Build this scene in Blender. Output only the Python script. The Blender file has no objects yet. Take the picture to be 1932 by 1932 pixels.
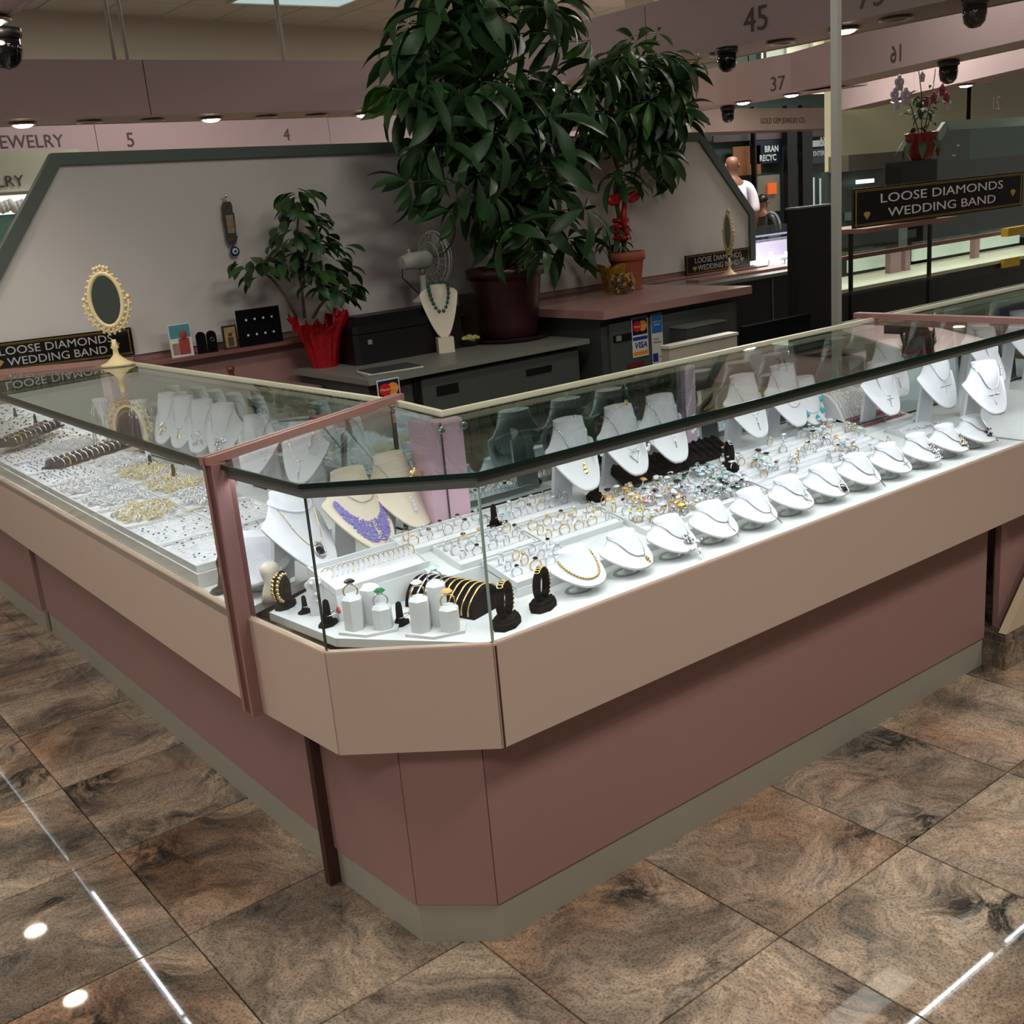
import bpy, bmesh, math, random
from mathutils import Vector, Matrix, Euler
random.seed(7)
R_ = random.Random(11)
S = bpy.context.scene
COL = S.collection
pi, sin, cos, tan = math.pi, math.sin, math.cos, math.tan

# ------------------------------------------------------------------ camera
CAM = Vector((-0.8433, -1.5669, 1.5132)); FPX = 2060.63
yaw, pitch, roll = 0.9355, -0.2780, -0.0873
fwd = Vector((cos(yaw) * cos(pitch), sin(yaw) * cos(pitch), sin(pitch)))
rt = Vector((sin(yaw), -cos(yaw), 0)); up = rt.cross(fwd)
cr = rt * cos(roll) + up * sin(roll); cu = -rt * sin(roll) + up * cos(roll)
cd = bpy.data.cameras.new('camera'); cam = bpy.data.objects.new('camera', cd); COL.objects.link(cam)
cd.sensor_width = 36; cd.lens = FPX / 1932 * 36; cd.clip_start = 0.02; cd.clip_end = 100
m = Matrix((cr, cu, -fwd)).transposed().to_4x4(); m.translation = CAM; cam.matrix_world = m
S.camera = cam
# ------------------------------------------------------------------ exposure, world
S.view_settings.view_transform = 'Standard'; S.view_settings.look = 'None'
S.view_settings.gamma = 1; S.view_settings.use_curve_mapping = False
S.view_settings.exposure = 0.35
S.cycles.max_bounces = 8; S.cycles.diffuse_bounces = 3; S.cycles.glossy_bounces = 4
S.cycles.transmission_bounces = 4; S.cycles.transparent_max_bounces = 32
S.cycles.caustics_reflective = False; S.cycles.caustics_refractive = False
S.cycles.sample_clamp_indirect = 4
W = bpy.data.worlds.new('world'); S.world = W; W.use_nodes = True
W.node_tree.nodes['Background'].inputs[0].default_value = (1.0, 0.93, 0.86, 1)
W.node_tree.nodes['Background'].inputs[1].default_value = 0.36

def area(name, loc, sx, sy, power, col=(1, 1, 1), rot=(0, 0, 0), parent=None):
    l = bpy.data.lights.new(name, 'AREA'); l.shape = 'RECTANGLE'; l.size = sx; l.size_y = sy
    l.energy = power; l.color = col
    o = bpy.data.objects.new(name, l); COL.objects.link(o); o.location = loc; o.rotation_euler = rot
    if parent: o.parent = parent
    return o
# unseen ceiling lamps added to brighten the hall and fill its dark sides
FILL_LAMPS = [(0.9, 0.2, 22), (-1.7, 1.6, 34), (1.2, -2.0, 40), (3.9, -2.0, 34), (-2.3, -2.4, 60), (8.5, 5.0, 60), (3.0, 6.8, 48), (-2.8, 7.4, 80), (12.5, 8.5, 80), (9.5, 1.0, 60), (5.4, 2.6, 40), (8.2, 3.2, 50), (8.4, 6.6, 130)]
for (x, y, p) in FILL_LAMPS:
    area('added_fill_lamp', (x, y, 3.46), 1.1, 0.55, p, (1.0, 0.95, 0.88))

def at(px, py, y=None, x=None, z=None):
    """photo pixel -> point where that sight line meets the world plane y=, x= or z="""
    d = fwd + cr * ((px - 966) / FPX) - cu * ((py - 966) / FPX)
    if y is not None: t = (y - CAM.y) / d.y
    elif x is not None: t = (x - CAM.x) / d.x
    else: t = (z - CAM.z) / d.z
    return CAM + d * t

# ------------------------------------------------------------------ materials
def srgb(c): return tuple((v / 12.92 if v <= .04045 else ((v + .055) / 1.055) ** 2.4) for v in [k / 255 for k in c])
MATS = {}
def mat(name, rgb, rough=.5, metal=0, var=.06, scale=8, bump=0, spec=.5, emit=0, emitc=None, coat=0, bscale=60):
    if name in MATS: return MATS[name]
    M = bpy.data.materials.new(name); M.use_nodes = True; MATS[name] = M
    nt = M.node_tree; b = nt.nodes['Principled BSDF']; c = srgb(rgb)
    b.inputs['Roughness'].default_value = rough; b.inputs['Metallic'].default_value = metal
    b.inputs['Specular IOR Level'].default_value = spec
    b.inputs['Coat Weight'].default_value = coat
    tc = nt.nodes.new('ShaderNodeTexCoord')
    if var:
        n = nt.nodes.new('ShaderNodeTexNoise'); n.inputs['Scale'].default_value = scale; n.inputs['Detail'].default_value = 4
        nt.links.new(tc.outputs['Object'], n.inputs['Vector'])
        mx = nt.nodes.new('ShaderNodeMix'); mx.data_type = 'RGBA'
        mx.inputs['A'].default_value = (*[v * (1 - var) for v in c], 1); mx.inputs['B'].default_value = (*[min(1, v * (1 + var)) for v in c], 1)
        nt.links.new(n.outputs['Fac'], mx.inputs['Factor']); nt.links.new(mx.outputs['Result'], b.inputs['Base Color'])
    else: b.inputs['Base Color'].default_value = (*c, 1)
    if bump:
        n2 = nt.nodes.new('ShaderNodeTexNoise'); n2.inputs['Scale'].default_value = bscale; n2.inputs['Detail'].default_value = 3
        nt.links.new(tc.outputs['Object'], n2.inputs['Vector'])
        bp = nt.nodes.new('ShaderNodeBump'); bp.inputs['Strength'].default_value = bump; bp.inputs['Distance'].default_value = .01
        nt.links.new(n2.outputs['Fac'], bp.inputs['Height']); nt.links.new(bp.outputs['Normal'], b.inputs['Normal'])
    if emit:
        b.inputs['Emission Color'].default_value = (*srgb(emitc or rgb), 1); b.inputs['Emission Strength'].default_value = emit
    return M

def glass(name, tint, f0=.04, dirt=0.0):
    if name in MATS: return MATS[name]
    M = bpy.data.materials.new(name); M.use_nodes = True; MATS[name] = M
    nt = M.node_tree; nt.nodes.clear(); N = nt.nodes.new; L = nt.links.new
    out = N('ShaderNodeOutputMaterial'); mx = N('ShaderNodeMixShader'); tr = N('ShaderNodeBsdfTransparent'); gl = N('ShaderNodeBsdfGlossy')
    tr.inputs[0].default_value = (*tint, 1); gl.inputs['Roughness'].default_value = .01; gl.inputs['Color'].default_value = (.9, .95, .92, 1)
    lw = N('ShaderNodeLayerWeight'); pw = N('ShaderNodeMath'); pw.operation = 'POWER'; pw.inputs[1].default_value = 5
    ml = N('ShaderNodeMath'); ml.operation = 'MULTIPLY_ADD'; ml.inputs[1].default_value = 1 - f0; ml.inputs[2].default_value = f0
    L(lw.outputs['Facing'], pw.inputs[0]); L(pw.outputs[0], ml.inputs[0]); L(ml.outputs[0], mx.inputs[0])
    L(tr.outputs[0], mx.inputs[1]); L(gl.outputs[0], mx.inputs[2])
    L(mx.outputs[0], out.inputs[0])
    return M

def granite():
    M = bpy.data.materials.new('polished_granite'); M.use_nodes = True; MATS['granite'] = M
    nt = M.node_tree; N = nt.nodes.new; L = nt.links.new; b = nt.nodes['Principled BSDF']
    tc = N('ShaderNodeTexCoord'); oi = N('ShaderNodeObjectInfo')
    rot = N('ShaderNodeVectorRotate'); rot.rotation_type = 'Z_AXIS'
    m4 = N('ShaderNodeMath'); m4.operation = 'MULTIPLY'; m4.inputs[1].default_value = 25.1
    L(oi.outputs['Random'], m4.inputs[0]); L(m4.outputs[0], rot.inputs['Angle'])
    cx = N('ShaderNodeCombineXYZ'); m5 = N('ShaderNodeMath'); m5.operation = 'MULTIPLY'; m5.inputs[1].default_value = 37.7
    L(oi.outputs['Random'], m5.inputs[0]); L(m5.outputs[0], cx.inputs[0]); L(m4.outputs[0], cx.inputs[1])
    L(tc.outputs['Object'], rot.inputs['Vector'])
    ad = N('ShaderNodeVectorMath'); ad.operation = 'ADD'; L(rot.outputs[0], ad.inputs[0]); L(cx.outputs[0], ad.inputs[1])
    # warp
    wn = N('ShaderNodeTexNoise'); wn.inputs['Scale'].default_value = 1.9; wn.inputs['Detail'].default_value = 3; L(ad.outputs[0], wn.inputs['Vector'])
    sub = N('ShaderNodeVectorMath'); sub.operation = 'SUBTRACT'; sub.inputs[1].default_value = (.5, .5, .5); L(wn.outputs['Color'], sub.inputs[0])
    sc = N('ShaderNodeVectorMath'); sc.operation = 'SCALE'; sc.inputs['Scale'].default_value = .9; L(sub.outputs[0], sc.inputs[0])
    wp = N('ShaderNodeVectorMath'); wp.operation = 'ADD'; L(ad.outputs[0], wp.inputs[0]); L(sc.outputs[0], wp.inputs[1])
    st = N('ShaderNodeMapping'); st.inputs['Scale'].default_value = (1.2, 7, 1); L(wp.outputs[0], st.inputs['Vector'])
    n1 = N('ShaderNodeTexNoise'); n1.inputs['Scale'].default_value = 1.5; n1.inputs['Detail'].default_value = 12; n1.inputs['Roughness'].default_value = .76; L(st.outputs[0], n1.inputs['Vector'])
    cr1 = N('ShaderNodeValToRGB'); e = cr1.color_ramp.elements
    e[0].position = .30; e[0].color = (*srgb((84, 82, 76)), 1); e[1].position = .70; e[1].color = (*srgb((206, 186, 162)), 1)
    for p, c in ((.38, (138, 128, 116)), (.46, (172, 154, 134)), (.58, (192, 170, 146))):
        k = e.new(p); k.color = (*srgb(c), 1)
    L(n1.outputs['Fac'], cr1.inputs[0])
    # big patches of pink / grey
    n2 = N('ShaderNodeTexNoise'); n2.inputs['Scale'].default_value = 2.6; n2.inputs['Detail'].default_value = 2; L(wp.outputs[0], n2.inputs['Vector'])
    mr = N('ShaderNodeMapRange'); mr.inputs['From Min'].default_value = .42; mr.inputs['From Max'].default_value = .62; L(n2.outputs['Fac'], mr.inputs['Value'])
    mxa = N('ShaderNodeMix'); mxa.data_type = 'RGBA'; mxa.blend_type = 'MULTIPLY'; mxa.inputs['B'].default_value = (*srgb((176, 178, 180)), 1)
    L(mr.outputs[0], mxa.inputs['Factor']); L(cr1.outputs[0], mxa.inputs['A'])
    n2b = N('ShaderNodeTexNoise'); n2b.inputs['Scale'].default_value = 1.7; n2b.inputs['Detail'].default_value = 3; L(ad.outputs[0], n2b.inputs['Vector'])
    mrb = N('ShaderNodeMapRange'); mrb.inputs['From Min'].default_value = .48; mrb.inputs['From Max'].default_value = .66; L(n2b.outputs['Fac'], mrb.inputs['Value'])
    mxp = N('ShaderNodeMix'); mxp.data_type = 'RGBA'; mxp.blend_type = 'MULTIPLY'; mxp.inputs['B'].default_value = (*srgb((250, 222, 206)), 1)
    L(mrb.outputs[0], mxp.inputs['Factor']); L(mxa.outputs['Result'], mxp.inputs['A'])
    # dark veins : ridge of warped noise
    n3 = N('ShaderNodeTexNoise'); n3.inputs['Scale'].default_value = 1.6; n3.inputs['Detail'].default_value = 9; n3.inputs['Roughness'].default_value = .72; L(wp.outputs[0], n3.inputs['Vector'])
    s5 = N('ShaderNodeMath'); s5.operation = 'SUBTRACT'; s5.inputs[1].default_value = .5; L(n3.outputs['Fac'], s5.inputs[0])
    ab = N('ShaderNodeMath'); ab.operation = 'ABSOLUTE'; L(s5.outputs[0], ab.inputs[0])
    mr2 = N('ShaderNodeMapRange'); mr2.inputs['From Min'].default_value = .004; mr2.inputs['From Max'].default_value = .05; mr2.inputs['To Min'].default_value = 1; mr2.inputs['To Max'].default_value = 0; L(ab.outputs[0], mr2.inputs['Value'])
    n4 = N('ShaderNodeTexNoise'); n4.inputs['Scale'].default_value = 3.3; L(ad.outputs[0], n4.inputs['Vector'])
    mr3 = N('ShaderNodeMapRange'); mr3.inputs['From Min'].default_value = .50; mr3.inputs['From Max'].default_value = .64; L(n4.outputs['Fac'], mr3.inputs['Value'])
    mv = N('ShaderNodeMath'); mv.operation = 'MULTIPLY'; L(mr2.outputs[0], mv.inputs[0]); L(mr3.outputs[0], mv.inputs[1])
    mxb = N('ShaderNodeMix'); mxb.data_type = 'RGBA'; mxb.inputs['B'].default_value = (*srgb((52, 52, 48)), 1)
    L(mv.outputs[0], mxb.inputs['Factor']); L(mxp.outputs['Result'], mxb.inputs['A'])
    n7 = N('ShaderNodeTexNoise'); n7.inputs['Scale'].default_value = 34; n7.inputs['Detail'].default_value = 6; n7.inputs['Roughness'].default_value = .75; L(wp.outputs[0], n7.inputs['Vector'])
    mr7 = N('ShaderNodeMapRange'); mr7.inputs['From Min'].default_value = .35; mr7.inputs['From Max'].default_value = .6; mr7.inputs['To Min'].default_value = .62; mr7.inputs['To Max'].default_value = 1.12; L(n7.outputs['Fac'], mr7.inputs['Value'])
    mxg = N('ShaderNodeMix'); mxg.data_type = 'RGBA'; mxg.blend_type = 'MULTIPLY'; mxg.inputs['Factor'].default_value = 1
    L(mxb.outputs['Result'], mxg.inputs['A']); L(mr7.outputs[0], mxg.inputs['B'])
    # speckle
    n6 = N('ShaderNodeTexNoise'); n6.inputs['Scale'].default_value = 170; n6.inputs['Detail'].default_value = 4; L(ad.outputs[0], n6.inputs['Vector'])
    mr4 = N('ShaderNodeMapRange'); mr4.inputs['From Min'].default_value = .34; mr4.inputs['From Max'].default_value = .52; mr4.inputs['To Min'].default_value = .5; L(n6.outputs['Fac'], mr4.inputs['Value'])
    mxc = N('ShaderNodeMix'); mxc.data_type = 'RGBA'; mxc.blend_type = 'MULTIPLY'; mxc.inputs['Factor'].default_value = 1
    L(mxg.outputs['Result'], mxc.inputs['A']); L(mr4.outputs[0], mxc.inputs['B'])
    L(mxc.outputs['Result'], b.inputs['Base Color'])
    b.inputs['Roughness'].default_value = .03; b.inputs['Specular IOR Level'].default_value = .45
    return M

M_gran = granite()
M_grout = mat('dark_grout', (40, 33, 28), .8)
M_peach = mat('peach_laminate', (190, 168, 154), .45, var=.02, scale=3)
M_peach_edge = mat('pale_peach_edge', (214, 190, 172), .4, var=.02)
M_mauve = mat('mauve_laminate', (150, 116, 112), .45, var=.03, scale=2)
M_mauve_lt = mat('mauve_paint', (158, 136, 138), .55, var=.02, scale=2)
M_wood = mat('reddish_brown_wood', (104, 66, 60), .5, var=.2, scale=30)
M_trim = mat('rosewood_pink_trim', (156, 114, 106), .4, var=.06, scale=20)
M_darkgap = mat('dark_brown_recess', (62, 34, 28), .7)
M_kick = mat('grey_beige_vinyl', (152, 147, 134), .5, var=.03)
M_glass = glass('case_glass', (.965, .985, .975))
M_glassf = glass('front_glass', (.98, .99, .985), .03)
M_gedge = mat('dark_green_glass_edge', (18, 38, 34), .15, var=.1)
M_gedge2 = mat('pale_green_glass_edge', (150, 172, 160), .2, var=.1)
M_mirror = mat('grey_mirror', (190, 205, 205), .04, 1, var=0)
M_white = mat('white_display_board', (216, 220, 220), .55, var=.01)
M_leather = mat('white_leatherette', (220, 223, 228), .5, var=.01, bump=.08, bscale=300)
M_cream = mat('cream_leatherette', (226, 216, 196), .55, var=.02, bump=.08, bscale=300)
M_velvet = mat('black_velvet', (14, 14, 18), .95, var=.3, scale=60, spec=.1)
M_blue = mat('navy_velvet', (26, 28, 62), .95, var=.2, spec=.1)
M_silver = mat('silver', (225, 226, 230), .18, 1, var=0)
M_gold = mat('gold', (236, 206, 140), .2, 1, var=0)
M_black = mat('black_plastic', (16, 16, 18), .4, var=.1)
M_alu = mat('dark_aluminium', (96, 102, 100), .4, .0, var=.05)
M_rail = mat('cream_plastic_rail', (206, 204, 178), .4, var=.03)
M_wall = mat('cream_wall_paint', (186, 180, 162), .8, var=.02, scale=.7)
M_panel = mat('white_partition_board', (196, 192, 188), .75, var=.03, scale=1.5)
M_frame = mat('grey_green_frame', (74, 84, 78), .5, var=.04)
M_steel = mat('dark_grey_steel', (66, 70, 68), .5, var=.05, scale=3)
M_steeltop = mat('grey_laminate_top', (122, 124, 116), .45, var=.04)
M_leaf = mat('dark_green_leaf', (38, 70, 36), .5, var=.35, scale=14)
M_leaf2 = mat('bright_green_leaf', (66, 110, 40), .38, var=.3, scale=14)
M_stem = mat('brown_bark', (86, 66, 48), .8, var=.25, scale=40, bump=.4)
M_gstem = mat('green_stem', (58, 84, 42), .6, var=.2)
M_ivory = mat('ivory_resin', (222, 202, 154), .5, var=.08, scale=30)
M_sign = mat('black_sign_board', (14, 13, 14), .25, var=.1)
M_goldp = mat('gold_foil_line', (196, 158, 76), .35, .6, var=.05)
M_silvp = mat('silver_foil_letter', (190, 188, 182), .4, .3, var=.1)
M_ltxt = mat('dark_lettering', (62, 44, 46), .6, var=0)
M_lamp = mat('lit_downlight', (255, 244, 225), .5, var=0, emit=22, emitc=(255, 238, 214))
M_off = mat('unlit_downlight', (170, 160, 155), .3, .3, var=0)
M_ledm = mat('led_strip', (255, 255, 255), .5, var=0, emit=6, emitc=(225, 238, 255))
M_red = mat('red_foil', (170, 18, 28), .2, .3, var=.3, scale=30, bump=.5, bscale=50)
M_terra = mat('terracotta', (166, 92, 66), .7, var=.1, bump=.1)
M_maroon = mat('maroon_plastic', (54, 22, 26), .35, var=.08)
M_paper = mat('white_paper', (215, 212, 205), .7, var=.05)
GEM = {'clear': mat('clear_stone', (236, 242, 248), .05, .2, var=0, spec=1), 'dark': mat('dark_stone', (26, 24, 34), .08, var=0, spec=.9),
       'green': mat('green_stone', (20, 110, 62), .08, var=0, spec=.9), 'aqua': mat('aqua_stone', (170, 214, 222), .08, var=0, spec=.9),
       'amber': mat('amber_stone', (214, 168, 104), .08, var=0, spec=.9), 'pink': mat('pink_stone', (206, 150, 176), .08, var=0, spec=.9),
       'red': mat('red_stone', (176, 22, 34), .08, var=0, spec=.9), 'purple': mat('purple_bead', (146, 138, 206), .2, var=.2, scale=200),
       'yellow': mat('yellow_stone', (226, 206, 40), .08, var=0, spec=.9), 'turq': mat('turquoise_stone', (20, 170, 184), .3, var=.05),
       'pearl': mat('pearl', (232, 228, 214), .25, var=0), 'jade': mat('jade_bead', (34, 96, 74), .25, var=.4, scale=60)}

# ------------------------------------------------------------------ mesh builder
class MB:
    def __init__(s): s.v = []; s.f = []; s.mi = []; s.sm = []; s.X = Matrix(); s.m = 0; s.smooth = False
    def vert(s, p): s.v.append(tuple(s.X @ Vector(p))); return len(s.v) - 1
    def face(s, idx): s.f.append(tuple(idx)); s.mi.append(s.m); s.sm.append(s.smooth)
    def box(s, c, d, rz=0, top=None):
        c = Vector(c); Rm = Matrix.Rotation(rz, 3, 'Z'); hx, hy, hz = d[0] / 2, d[1] / 2, d[2] / 2
        i = [s.vert(c + Rm @ Vector((sx * hx * ((top if top else 1) if sz > 0 else 1), sy * hy * ((top if top else 1) if sz > 0 else 1), sz * hz))) for sz in (-1, 1) for sy in (-1, 1) for sx in (-1, 1)]
        for q in ((0, 2, 3, 1), (4, 5, 7, 6), (0, 1, 5, 4), (2, 6, 7, 3), (0, 4, 6, 2), (1, 3, 7, 5)): s.face([i[k] for k in q])
        return s
    def bbox(s, x0, x1, y0, y1, z0, z1): return s.box(((x0 + x1) / 2, (y0 + y1) / 2, (z0 + z1) / 2), (x1 - x0, y1 - y0, z1 - z0))
    def prism(s, pts, z0, z1, mside=None):
        """polygon pts counter-clockwise seen from above"""
        A = [s.vert((p[0], p[1], z0)) for p in pts]; B = [s.vert((p[0], p[1], z1)) for p in pts]; n = len(pts)
        s.face(A[::-1]); s.face(B); mm = s.m
        if mside is not None: s.m = mside
        for k in range(n): s.face((A[k], A[(k + 1) % n], B[(k + 1) % n], B[k]))
        s.m = mm; return s
    def tube(s, P, r, n=6, closed=False, cap=True):
        P = [Vector(p) for p in P]; rs = r if isinstance(r, (list, tuple)) else [r] * len(P); rings = []
        ref = None
        for k, p in enumerate(P):
            if closed: t = P[(k + 1) % len(P)] - P[k - 1]
            else: t = P[min(k + 1, len(P) - 1)] - P[max(k - 1, 0)]
            if t.length < 1e-9: t = Vector((0, 0, 1))
            t.normalize()
            if ref is None: ref = t.orthogonal().normalized()
            ref = (ref - t * ref.dot(t));
            if ref.length < 1e-6: ref = t.orthogonal()
            ref.normalize(); bn = t.cross(ref)
            rings.append([s.vert(p + (ref * cos(2 * pi * j / n) + bn * sin(2 * pi * j / n)) * rs[k]) for j in range(n)])
        K = len(P); sm = s.smooth; s.smooth = True
        for k in range(K if closed else K - 1):
            a, b = rings[k], rings[(k + 1) % K]
            for j in range(n): s.face((a[j], a[(j + 1) % n], b[(j + 1) % n], b[j]))
        s.smooth = sm
        if cap and not closed: s.face(rings[0][::-1]); s.face(rings[-1])
        return s
    def lathe(s, prof, n=24, c=(0, 0, 0), sx=1, sy=1):
        c = Vector(c); rings = []
        for r, z in prof: rings.append([s.vert(c + Vector((r * sx * cos(2 * pi * j / n), r * sy * sin(2 * pi * j / n), z))) for j in range(n)])
        sm = s.smooth; s.smooth = True
        for a, b in zip(rings, rings[1:]):
            for j in range(n): s.face((a[j], a[(j + 1) % n], b[(j + 1) % n], b[j]))
        s.smooth = sm
        if prof[0][0] > 1e-5: s.face(rings[0][::-1])
        if prof[-1][0] > 1e-5: s.face(rings[-1])
        return s
    def ball(s, c, r, n=8, k=5, sc=(1, 1, 1)):
        c = Vector(c); prev = None; sm = s.smooth; s.smooth = True
        top = s.vert(c + Vector((0, 0, r * sc[2]))); bot = s.vert(c - Vector((0, 0, r * sc[2])))
        rings = [[s.vert(c + Vector((r * sc[0] * sin(pi * i / k) * cos(2 * pi * j / n), r * sc[1] * sin(pi * i / k) * sin(2 * pi * j / n), r * sc[2] * cos(pi * i / k)))) for j in range(n)] for i in range(1, k)]
        for j in range(n):
            s.face((top, rings[0][j], rings[0][(j + 1) % n])); s.face((bot, rings[-1][(j + 1) % n], rings[-1][j]))
        for a, b in zip(rings, rings[1:]):
            for j in range(n): s.face((a[j], b[j], b[(j + 1) % n], a[(j + 1) % n]))
        s.smooth = sm; return s
    def gem(s, c, r, h=None, ax=None):
        """faceted stone: octagonal girdle, table and point"""
        c = Vector(c); h = h or r; n = 8
        ax = Vector(ax).normalized() if ax is not None else Vector((0, 0, 1)); q = Vector((0, 0, 1)).rotation_difference(ax)
        g = [s.vert(c + q @ Vector((r * cos(2 * pi * j / n), r * sin(2 * pi * j / n), 0))) for j in range(n)]
        t = [s.vert(c + q @ Vector((r * .6 * cos(2 * pi * (j + .5) / n), r * .6 * sin(2 * pi * (j + .5) / n), h * .45))) for j in range(n)]
        b = s.vert(c + q @ Vector((0, 0, -h * .8)))
        for j in range(n):
            s.face((g[j], g[(j + 1) % n], t[j])); s.face((t[j], g[(j + 1) % n], t[(j + 1) % n])); s.face((b, g[(j + 1) % n], g[j]))
        s.face(t); return s
    def mesh(s, name, mats):
        me = bpy.data.meshes.new(name); me.from_pydata(s.v, [], s.f)
        for M in (mats if isinstance(mats, (list, tuple)) else [mats]): me.materials.append(M)
        me.polygons.foreach_set('material_index', s.mi); me.polygons.foreach_set('use_smooth', s.sm); me.update(); return me
    def build(s, name, mats, parent=None, loc=(0, 0, 0), rot=(0, 0, 0)):
        return put(s.mesh(name, mats), name, parent, loc, rot)

def put(me, name, parent=None, loc=(0, 0, 0), rot=(0, 0, 0)):
    o = bpy.data.objects.new(name, me); COL.objects.link(o); o.location = loc; o.rotation_euler = rot
    if parent is not None: o.parent = parent
    return o
def tag(o, label=None, cat=None, group=None, kind=None):
    if label: o['label'] = label
    if cat: o['category'] = cat
    if group: o['group'] = group
    if kind: o['kind'] = kind
    return o
def thing(name, label, cat, loc=(0, 0, 0), rz=0, group=None):
    o = bpy.data.objects.new(name, None); COL.objects.link(o); o.location = loc; o.rotation_euler = (0, 0, rz) if not isinstance(rz, tuple) else rz
    return tag(o, label, cat, group)
def dup(root, loc, rot=None, label=None, group=None):
    c = root.copy(); COL.objects.link(c); c.location = loc
    if rot is not None: c.rotation_euler = rot if isinstance(rot, (tuple, Euler)) else (0, 0, rot)
    if label: c['label'] = label
    if group: c['group'] = group
    for ch in list(root.children):
        d = ch.copy(); COL.objects.link(d); d.parent = c
        for g in ch.children: e = g.copy(); COL.objects.link(e); e.parent = d
    return c
def text(body, size, M, parent, loc, rot, name='lettering', align='CENTER', ext=.0008, sx=1, mirror=False, shear=0, bold=0):
    cu_ = bpy.data.curves.new(name, 'FONT'); cu_.body = body; cu_.size = size; cu_.extrude = ext; cu_.align_x = align; cu_.align_y = 'CENTER'
    cu_.materials.append(M); cu_.resolution_u = 3; cu_.shear = shear; cu_.offset = bold
    o = bpy.data.objects.new(name, cu_); COL.objects.link(o); o.location = loc; o.rotation_euler = rot; o.scale = (-sx if mirror else sx, 1, 1)
    if parent is not None: o.parent = parent
    return o
def structure(o): o['kind'] = 'structure'; return o

# ================================================================== SETTING
TS = .4572; TA = .0136; TX, TY = -.2422, .6018
def tile_pt(i, j): return (TX + TS * (i * cos(TA) - j * sin(TA)), TY + TS * (i * sin(TA) + j * cos(TA)))
floor = structure(MB().bbox(-5, 20, -5, 15, -.05, -.006).build('floor', M_grout))
# near tiles: each its own slab; far floor: one stuff part of the same slabs
b = MB(); h = TS / 2 - .0016
top = MB(); top.prism([(-h, -h), (h, -h), (h, h), (-h, h)], -.012, -.001)
t2 = [(-h + .001, -h + .001), (h - .001, -h + .001), (h - .001, h - .001), (-h + .001, h - .001)]
top.prism(t2, -.001, 0.0)
tile_me = top.mesh('tile', M_gran); far = MB()
for i in range(-6, 40):
    for j in range(-9, 28):
        p = tile_pt(i + .5, j + .5)
        if -1.4 < p[0] < 2.9 and -1.6 < p[1] < 3.6 and not (.45 < p[0] and .45 < p[1]):
            o = put(tile_me, 'tile', floor, (p[0], p[1], 0), (0, 0, TA))
        else:
            far.X = Matrix.Translation((p[0], p[1], 0)) @ Matrix.Rotation(TA, 4, 'Z'); far.prism([(-h, -h), (h, -h), (h, h), (-h, h)], -.012, 0)
tag(far.build('tile_field', M_gran, floor), kind='stuff')
# ceiling with grid of panels
ceil = structure(MB().bbox(-5, 20, -5, 15, 3.52, 3.6).build('ceiling', M_wall))
M_tile = mat('ceiling_panel_white', (200, 198, 186), .85, var=.03, bump=.3, bscale=90)
cm = MB().bbox(-.298, .298, -.298, .298, -.004, .012).mesh('ceiling_panel', M_tile)
CT = .61
rest = MB(); n = 0
lights_at = [(4.55, 8.4)] + [(q[0], q[1]) for q in FILL_LAMPS]
for i in range(-7, 32):
    for j in range(-7, 24):
        x, y = i * CT + .3, j * CT + .1
        if any(abs(x - lx) < .86 and abs(y - ly) < .6 for lx, ly in lights_at) and False: continue
        q = Vector((x, y, 3.5)) - CAM; d = q.dot(fwd)
        vis = d > 1 and -200 < 966 + FPX * q.dot(cr) / d < 2100 and -60 < 966 - FPX * q.dot(cu) / d < 300
        if vis and n < 280: put(cm, 'ceiling_panel', ceil, (x, y, 3.51)); n += 1
        else: rest.bbox(x - .298, x + .298, y - .298, y + .298, 3.506, 3.52)
tag(rest.build('ceiling_panel_field', M_tile, ceil), kind='stuff')
for k, (x, y) in enumerate(lights_at):  # first panel is real; the rest are unseen fittings for the added lamps
    t = thing('ceiling_light', ['bluish recessed ceiling light panel above the numbered beam, left of the tree', 'unseen ceiling light panel around an added fill lamp'][k > 0], 'light', (x, y, 3.5), 0, 'recessed ceiling light panels')
    MB().bbox(-.6, .6, -.3, -.27, -.03, .0).bbox(-.6, .6, .27, .3, -.03, 0).bbox(-.6, -.57, -.27, .27, -.03, 0).bbox(.57, .6, -.27, .27, -.03, 0).build('frame', M_tile, t)
    MB().bbox(-.57, .57, -.27, .27, -.02, -.008).build('diffuser', mat('light_diffuser', (190, 214, 214), .5, var=.05, emit=.55, emitc=(190, 216, 216)), t)
structure(MB().bbox(-5, 20, -5, -4.85, 0, 3.52).build('wall_front_added', mat('dim_mauve_wall', (96, 84, 82), .8, var=.1, scale=.5)))  # unseen wall, added so the glass panes reflect a dim hall
# far wall behind the beams (turned a little)
WA = math.radians(8.7)
def beam_frame(x, y, a): return Matrix.Translation((x, y, 0)) @ Matrix.Rotation(a, 4, 'Z')
b = MB(); b.X = beam_frame(-4, 8.45, WA); b.bbox(0, 13.2, 0, .15, 0, 3.52); structure(b.build('wall_back', M_wall))
structure(MB().bbox(6.35, 6.75, 5.55, 5.9, 0, 3.5).build('trim_1', M_wall))

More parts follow.
